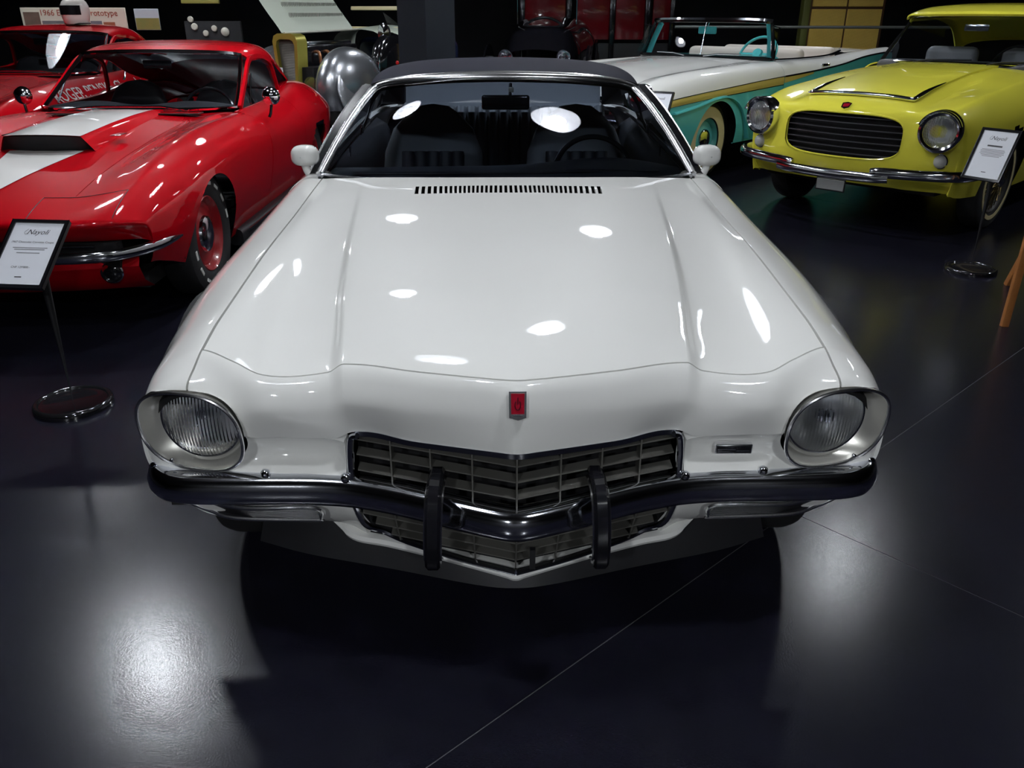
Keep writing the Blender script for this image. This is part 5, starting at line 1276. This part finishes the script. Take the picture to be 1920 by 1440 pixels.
# display board behind the race coupe
DB = empty('display_board', (-5.35, 11.0, 0), -.04, 'white display board with red 1966 prototype heading behind the helmet', 'sign')
m = MB(); m.add(*rbox((0, 0, 1.39), (1.30, .02, .25), .003, 1)); m.build('board', mat('board_cream', (.62, .60, .50), .6), DB)
for x in (-.5, .5):
    m = MB(); m.add(*tube([(x, .03, 0), (x, .03, 1.3)], .015)); m.build('leg', BLACK, DB)
    m = MB(); m.add(*rbox((x, .03, .01), (.08, .4, .02), .005, 1)); m.build('foot', BLACK, DB)
HEADC = mat('heading_red', (.30, .06, .03), .6)
text('heading', '1966 ELP', .095, HEADC, DB, (-.24, -.012, 1.455), ext=.001)
text('heading', 'Prototype', .095, HEADC, DB, (.36, -.012, 1.455), ext=.001)
for (x, w_, h_, z, c) in ((-.52, .20, .16, 1.385, (.18, .12, .09)), (-.24, .32, .085, 1.325, (.16, .16, .17)), (.10, .12, .085, 1.325, (.16, .16, .17)), (.27, .14, .085, 1.325, (.17, .17, .2)), (.43, .14, .07, 1.32, (.35, .12, .06))):
    m = MB(); m.add(*box((x, -.0115, z), (w_, .004, h_))); m.build('picture', mat('picture_%d' % int(abs(x) * 100), c, .6, mottle=(14., tuple(v * .5 for v in c))), DB, None)
PB = empty('landscape_panel', (-4.50, 11.1, 0), .25, 'small landscape picture panel with green fields beside the display board', 'sign')
m = MB(); m.add(*rbox((0, 0, 1.385), (.28, .02, .24), .003, 1)); m.build('panel', mat('sky_print', (.42, .50, .55), .6), PB)
m = MB(); m.add(*box((0, -.0115, 1.335), (.27, .004, .13))); m.build('field_print', mat('field_print_green', (.12, .16, .04), .6, mottle=(9., (.22, .18, .04))), PB, None)
m = MB(); m.add(*tube([(0, .03, 0), (0, .03, 1.3)], .015)); m.add(*rbox((0, .03, .01), (.3, .3, .02), .005, 1)); m.build('stand', BLACK, PB)
DS = empty('badge_stand', (-4.0, 12.0, 0), 0, 'dark stand carrying small round white badges behind the red cars', 'stand')
m = MB(); m.add(*rbox((0, 0, .68), (.75, .06, 1.36), .01)); m.build('back_panel', DARK, DS)
for (x, z, r) in ((-.24, 1.29, .045), (-.10, 1.21, .04), (.02, 1.27, .04), (.16, 1.23, .055), (-.28, 1.38, .04)):
    m = MB(); m.add(*lathe([(0, .02), (r * .8, .018), (r, .008), (r, 0)], (x, -.03, z), (0, -1, 0), 20)); m.build('round_badge', mat('badge_ivory', (.5, .49, .42), .4), DS)
m = MB(); m.add(*rbox((-.12, -.02, 1.60), (.5, .05, .06), .01)); m.add(*tube([(.1, 0, 1.3), (.1, 0, 1.6)], .012)); m.build('lamp_bar', mat('olive_bar', (.22, .20, .05), .4), DS)

# ------------------------------------------------------------------ information stands
def info_stand(x, y, zc, psi, phi, label, lines, rx, ry):
    st = empty('info_stand', (rx, ry, 0), 0, label, 'sign', 'information stands beside the cars')
    m = MB(); m.add(*lathe([(0, .014), (.10, .014), (.125, .020), (.142, .018), (.150, .010), (.150, 0)], n=40)); m.build('base', BLACK_G, st)
    m = MB(); m.add(*torus((0, 0, .016), (0, 0, 1), .138, .012, 44, 10)); m.build('base_ring', mat('base_black_chrome', (.05, .05, .055), .08, metal=.8), st)
    m = MB(); m.add(*tube([(0, 0, .01), (0, 0, zc - .03), (x - rx, y - ry, zc - .01)], .019, 12)); m.build('pole', mat('pole_black', (.010, .010, .011), .5), st)
    pl = empty('notice_frame', (x - rx, y - ry, zc)); pl.parent = st
    pl.rotation_euler = (-phi, 0, psi)
    W_, H_ = .225, .310
    m = MB(); o = rrect(W_, H_, .003, 2); i = rrect(W_ - .030, H_ - .030, .001, 2)
    k = len(o)
    V_ = [(a, -.008, b) for a, b in o] + [(a, -.008, b) for a, b in i] + [(a, .008, b) for a, b in o] + [(a, -.002, b) for a, b in i]
    F3 = []
    for q in range(k):
        q2 = (q + 1) % k
        F3 += [(q, q2, k + q2, k + q), (q, 2 * k + q, 2 * k + q2, q2), (k + q, k + q2, 3 * k + q2, 3 * k + q)]
    F3.append(tuple(range(2 * k, 3 * k)))
    m.add(V_, F3); m.build('frame', BLACK_G, pl, None)
    for s in (-1, 1):
        m = MB(); m.add(*tube([(s * (W_ / 2 - .001), -.008, -H_ / 2), (s * (W_ / 2 - .001), -.008, H_ / 2)], .002, 6, up=(0, 1, 0))); m.build('edge_strip', CHROME, pl)
    m = MB(); m.add(*box((0, -.002, 0), (W_ - .028, .002, H_ - .028))); m.build('sheet', PAPER, pl, None)
    text('signature', 'Nayoli', .032, INK, pl, (.004, -.0035, .098), ext=.0001, shear=.35, xs=1.0)
    m = MB(); m.add(*tube(crv([(-.036, -.0036, .112), (-.047, -.0036, .098), (-.042, -.0036, .088), (-.034, -.0036, .092)], 5), .0006, 4, up=(0, 1, 0))); m.build('signature_stroke', INK, pl)
    if lines:
        text('print_heading', lines[0], .0125, INK, pl, (0, -.0035, .052), ext=.0001)
        text('print_price', lines[1], .0125, INK, pl, (-.006, -.0035, -.062), ext=.0001)
    else:
        m = MB(); m.add(*box((0, -.0034, .052), (.085, .0008, .009))); m.build('print_line', INK, pl, None)
    zs = ((.026, .135), (.018, .118), (.003, .090)) if lines else ((.030, .13), (.022, .14), (.014, .135), (.006, .14), (-.002, .12), (-.010, .10))
    for z, w_ in zs:
        m = MB(); m.add(*box((0, -.0034, z), (w_, .0008, .0032))); m.build('print_line', mat('print_grey', (.22, .22, .24), .6), pl, None)
    m = MB(); m.add(*box((-.0, -.0034, -.105), (.026, .0008, .004))); m.build('print_line', INK, pl, None)
    return st
info_stand(-1.788, 2.973, .647, -.093, .907, 'black framed notice on a pole in front of the red sports coupe', ('1967 Chevrolet Corvette Coupe', "CHF 129'800.-"), -1.785, 3.03)
info_stand(2.794, 4.94, .713, -.95, .463, 'black framed notice on a pole in front of the yellow coupe', None, 2.86, 4.99)
info_stand(1.12, 6.75, .77, -.6, .5, 'black framed notice half hidden behind the white coupe windshield pillar', None, 1.15, 6.80)

# wooden easel at the right edge
WD = mat('orange_wood', (.34, .13, .03), .5, mottle=(18., (.24, .085, .02)))
EA = empty('wooden_easel', (2.9, 4.05, 0), 0, 'orange-brown wooden easel leaning at the right edge of the floor', 'easel')
m = MB(); m.add(*sweep([(-.372, -.06, .0), (-.31, .0, 1.5)], rrect(.040, .026, .006, 2), up=(0, 1, 0))); m.build('leg', WD, EA, 35)
m = MB(); m.add(*sweep([(.45, -.06, .0), (.15, .06, 1.5)], rrect(.040, .026, .006, 2), up=(0, 1, 0))); m.build('leg', WD, EA, 35)
m = MB(); m.add(*sweep([(.03, .65, .0), (.03, .08, 1.45)], rrect(.036, .026, .006, 2), up=(1, 0, 0))); m.build('leg', WD, EA, 35)
m = MB(); m.add(*rbox((.03, .0, .75), (.62, .05, .035), .006)); m.build('tray', WD, EA)
m = MB(); m.add(*rbox((.03, .05, 1.42), (.34, .03, .05), .006)); m.build('cross_bar', WD, EA)
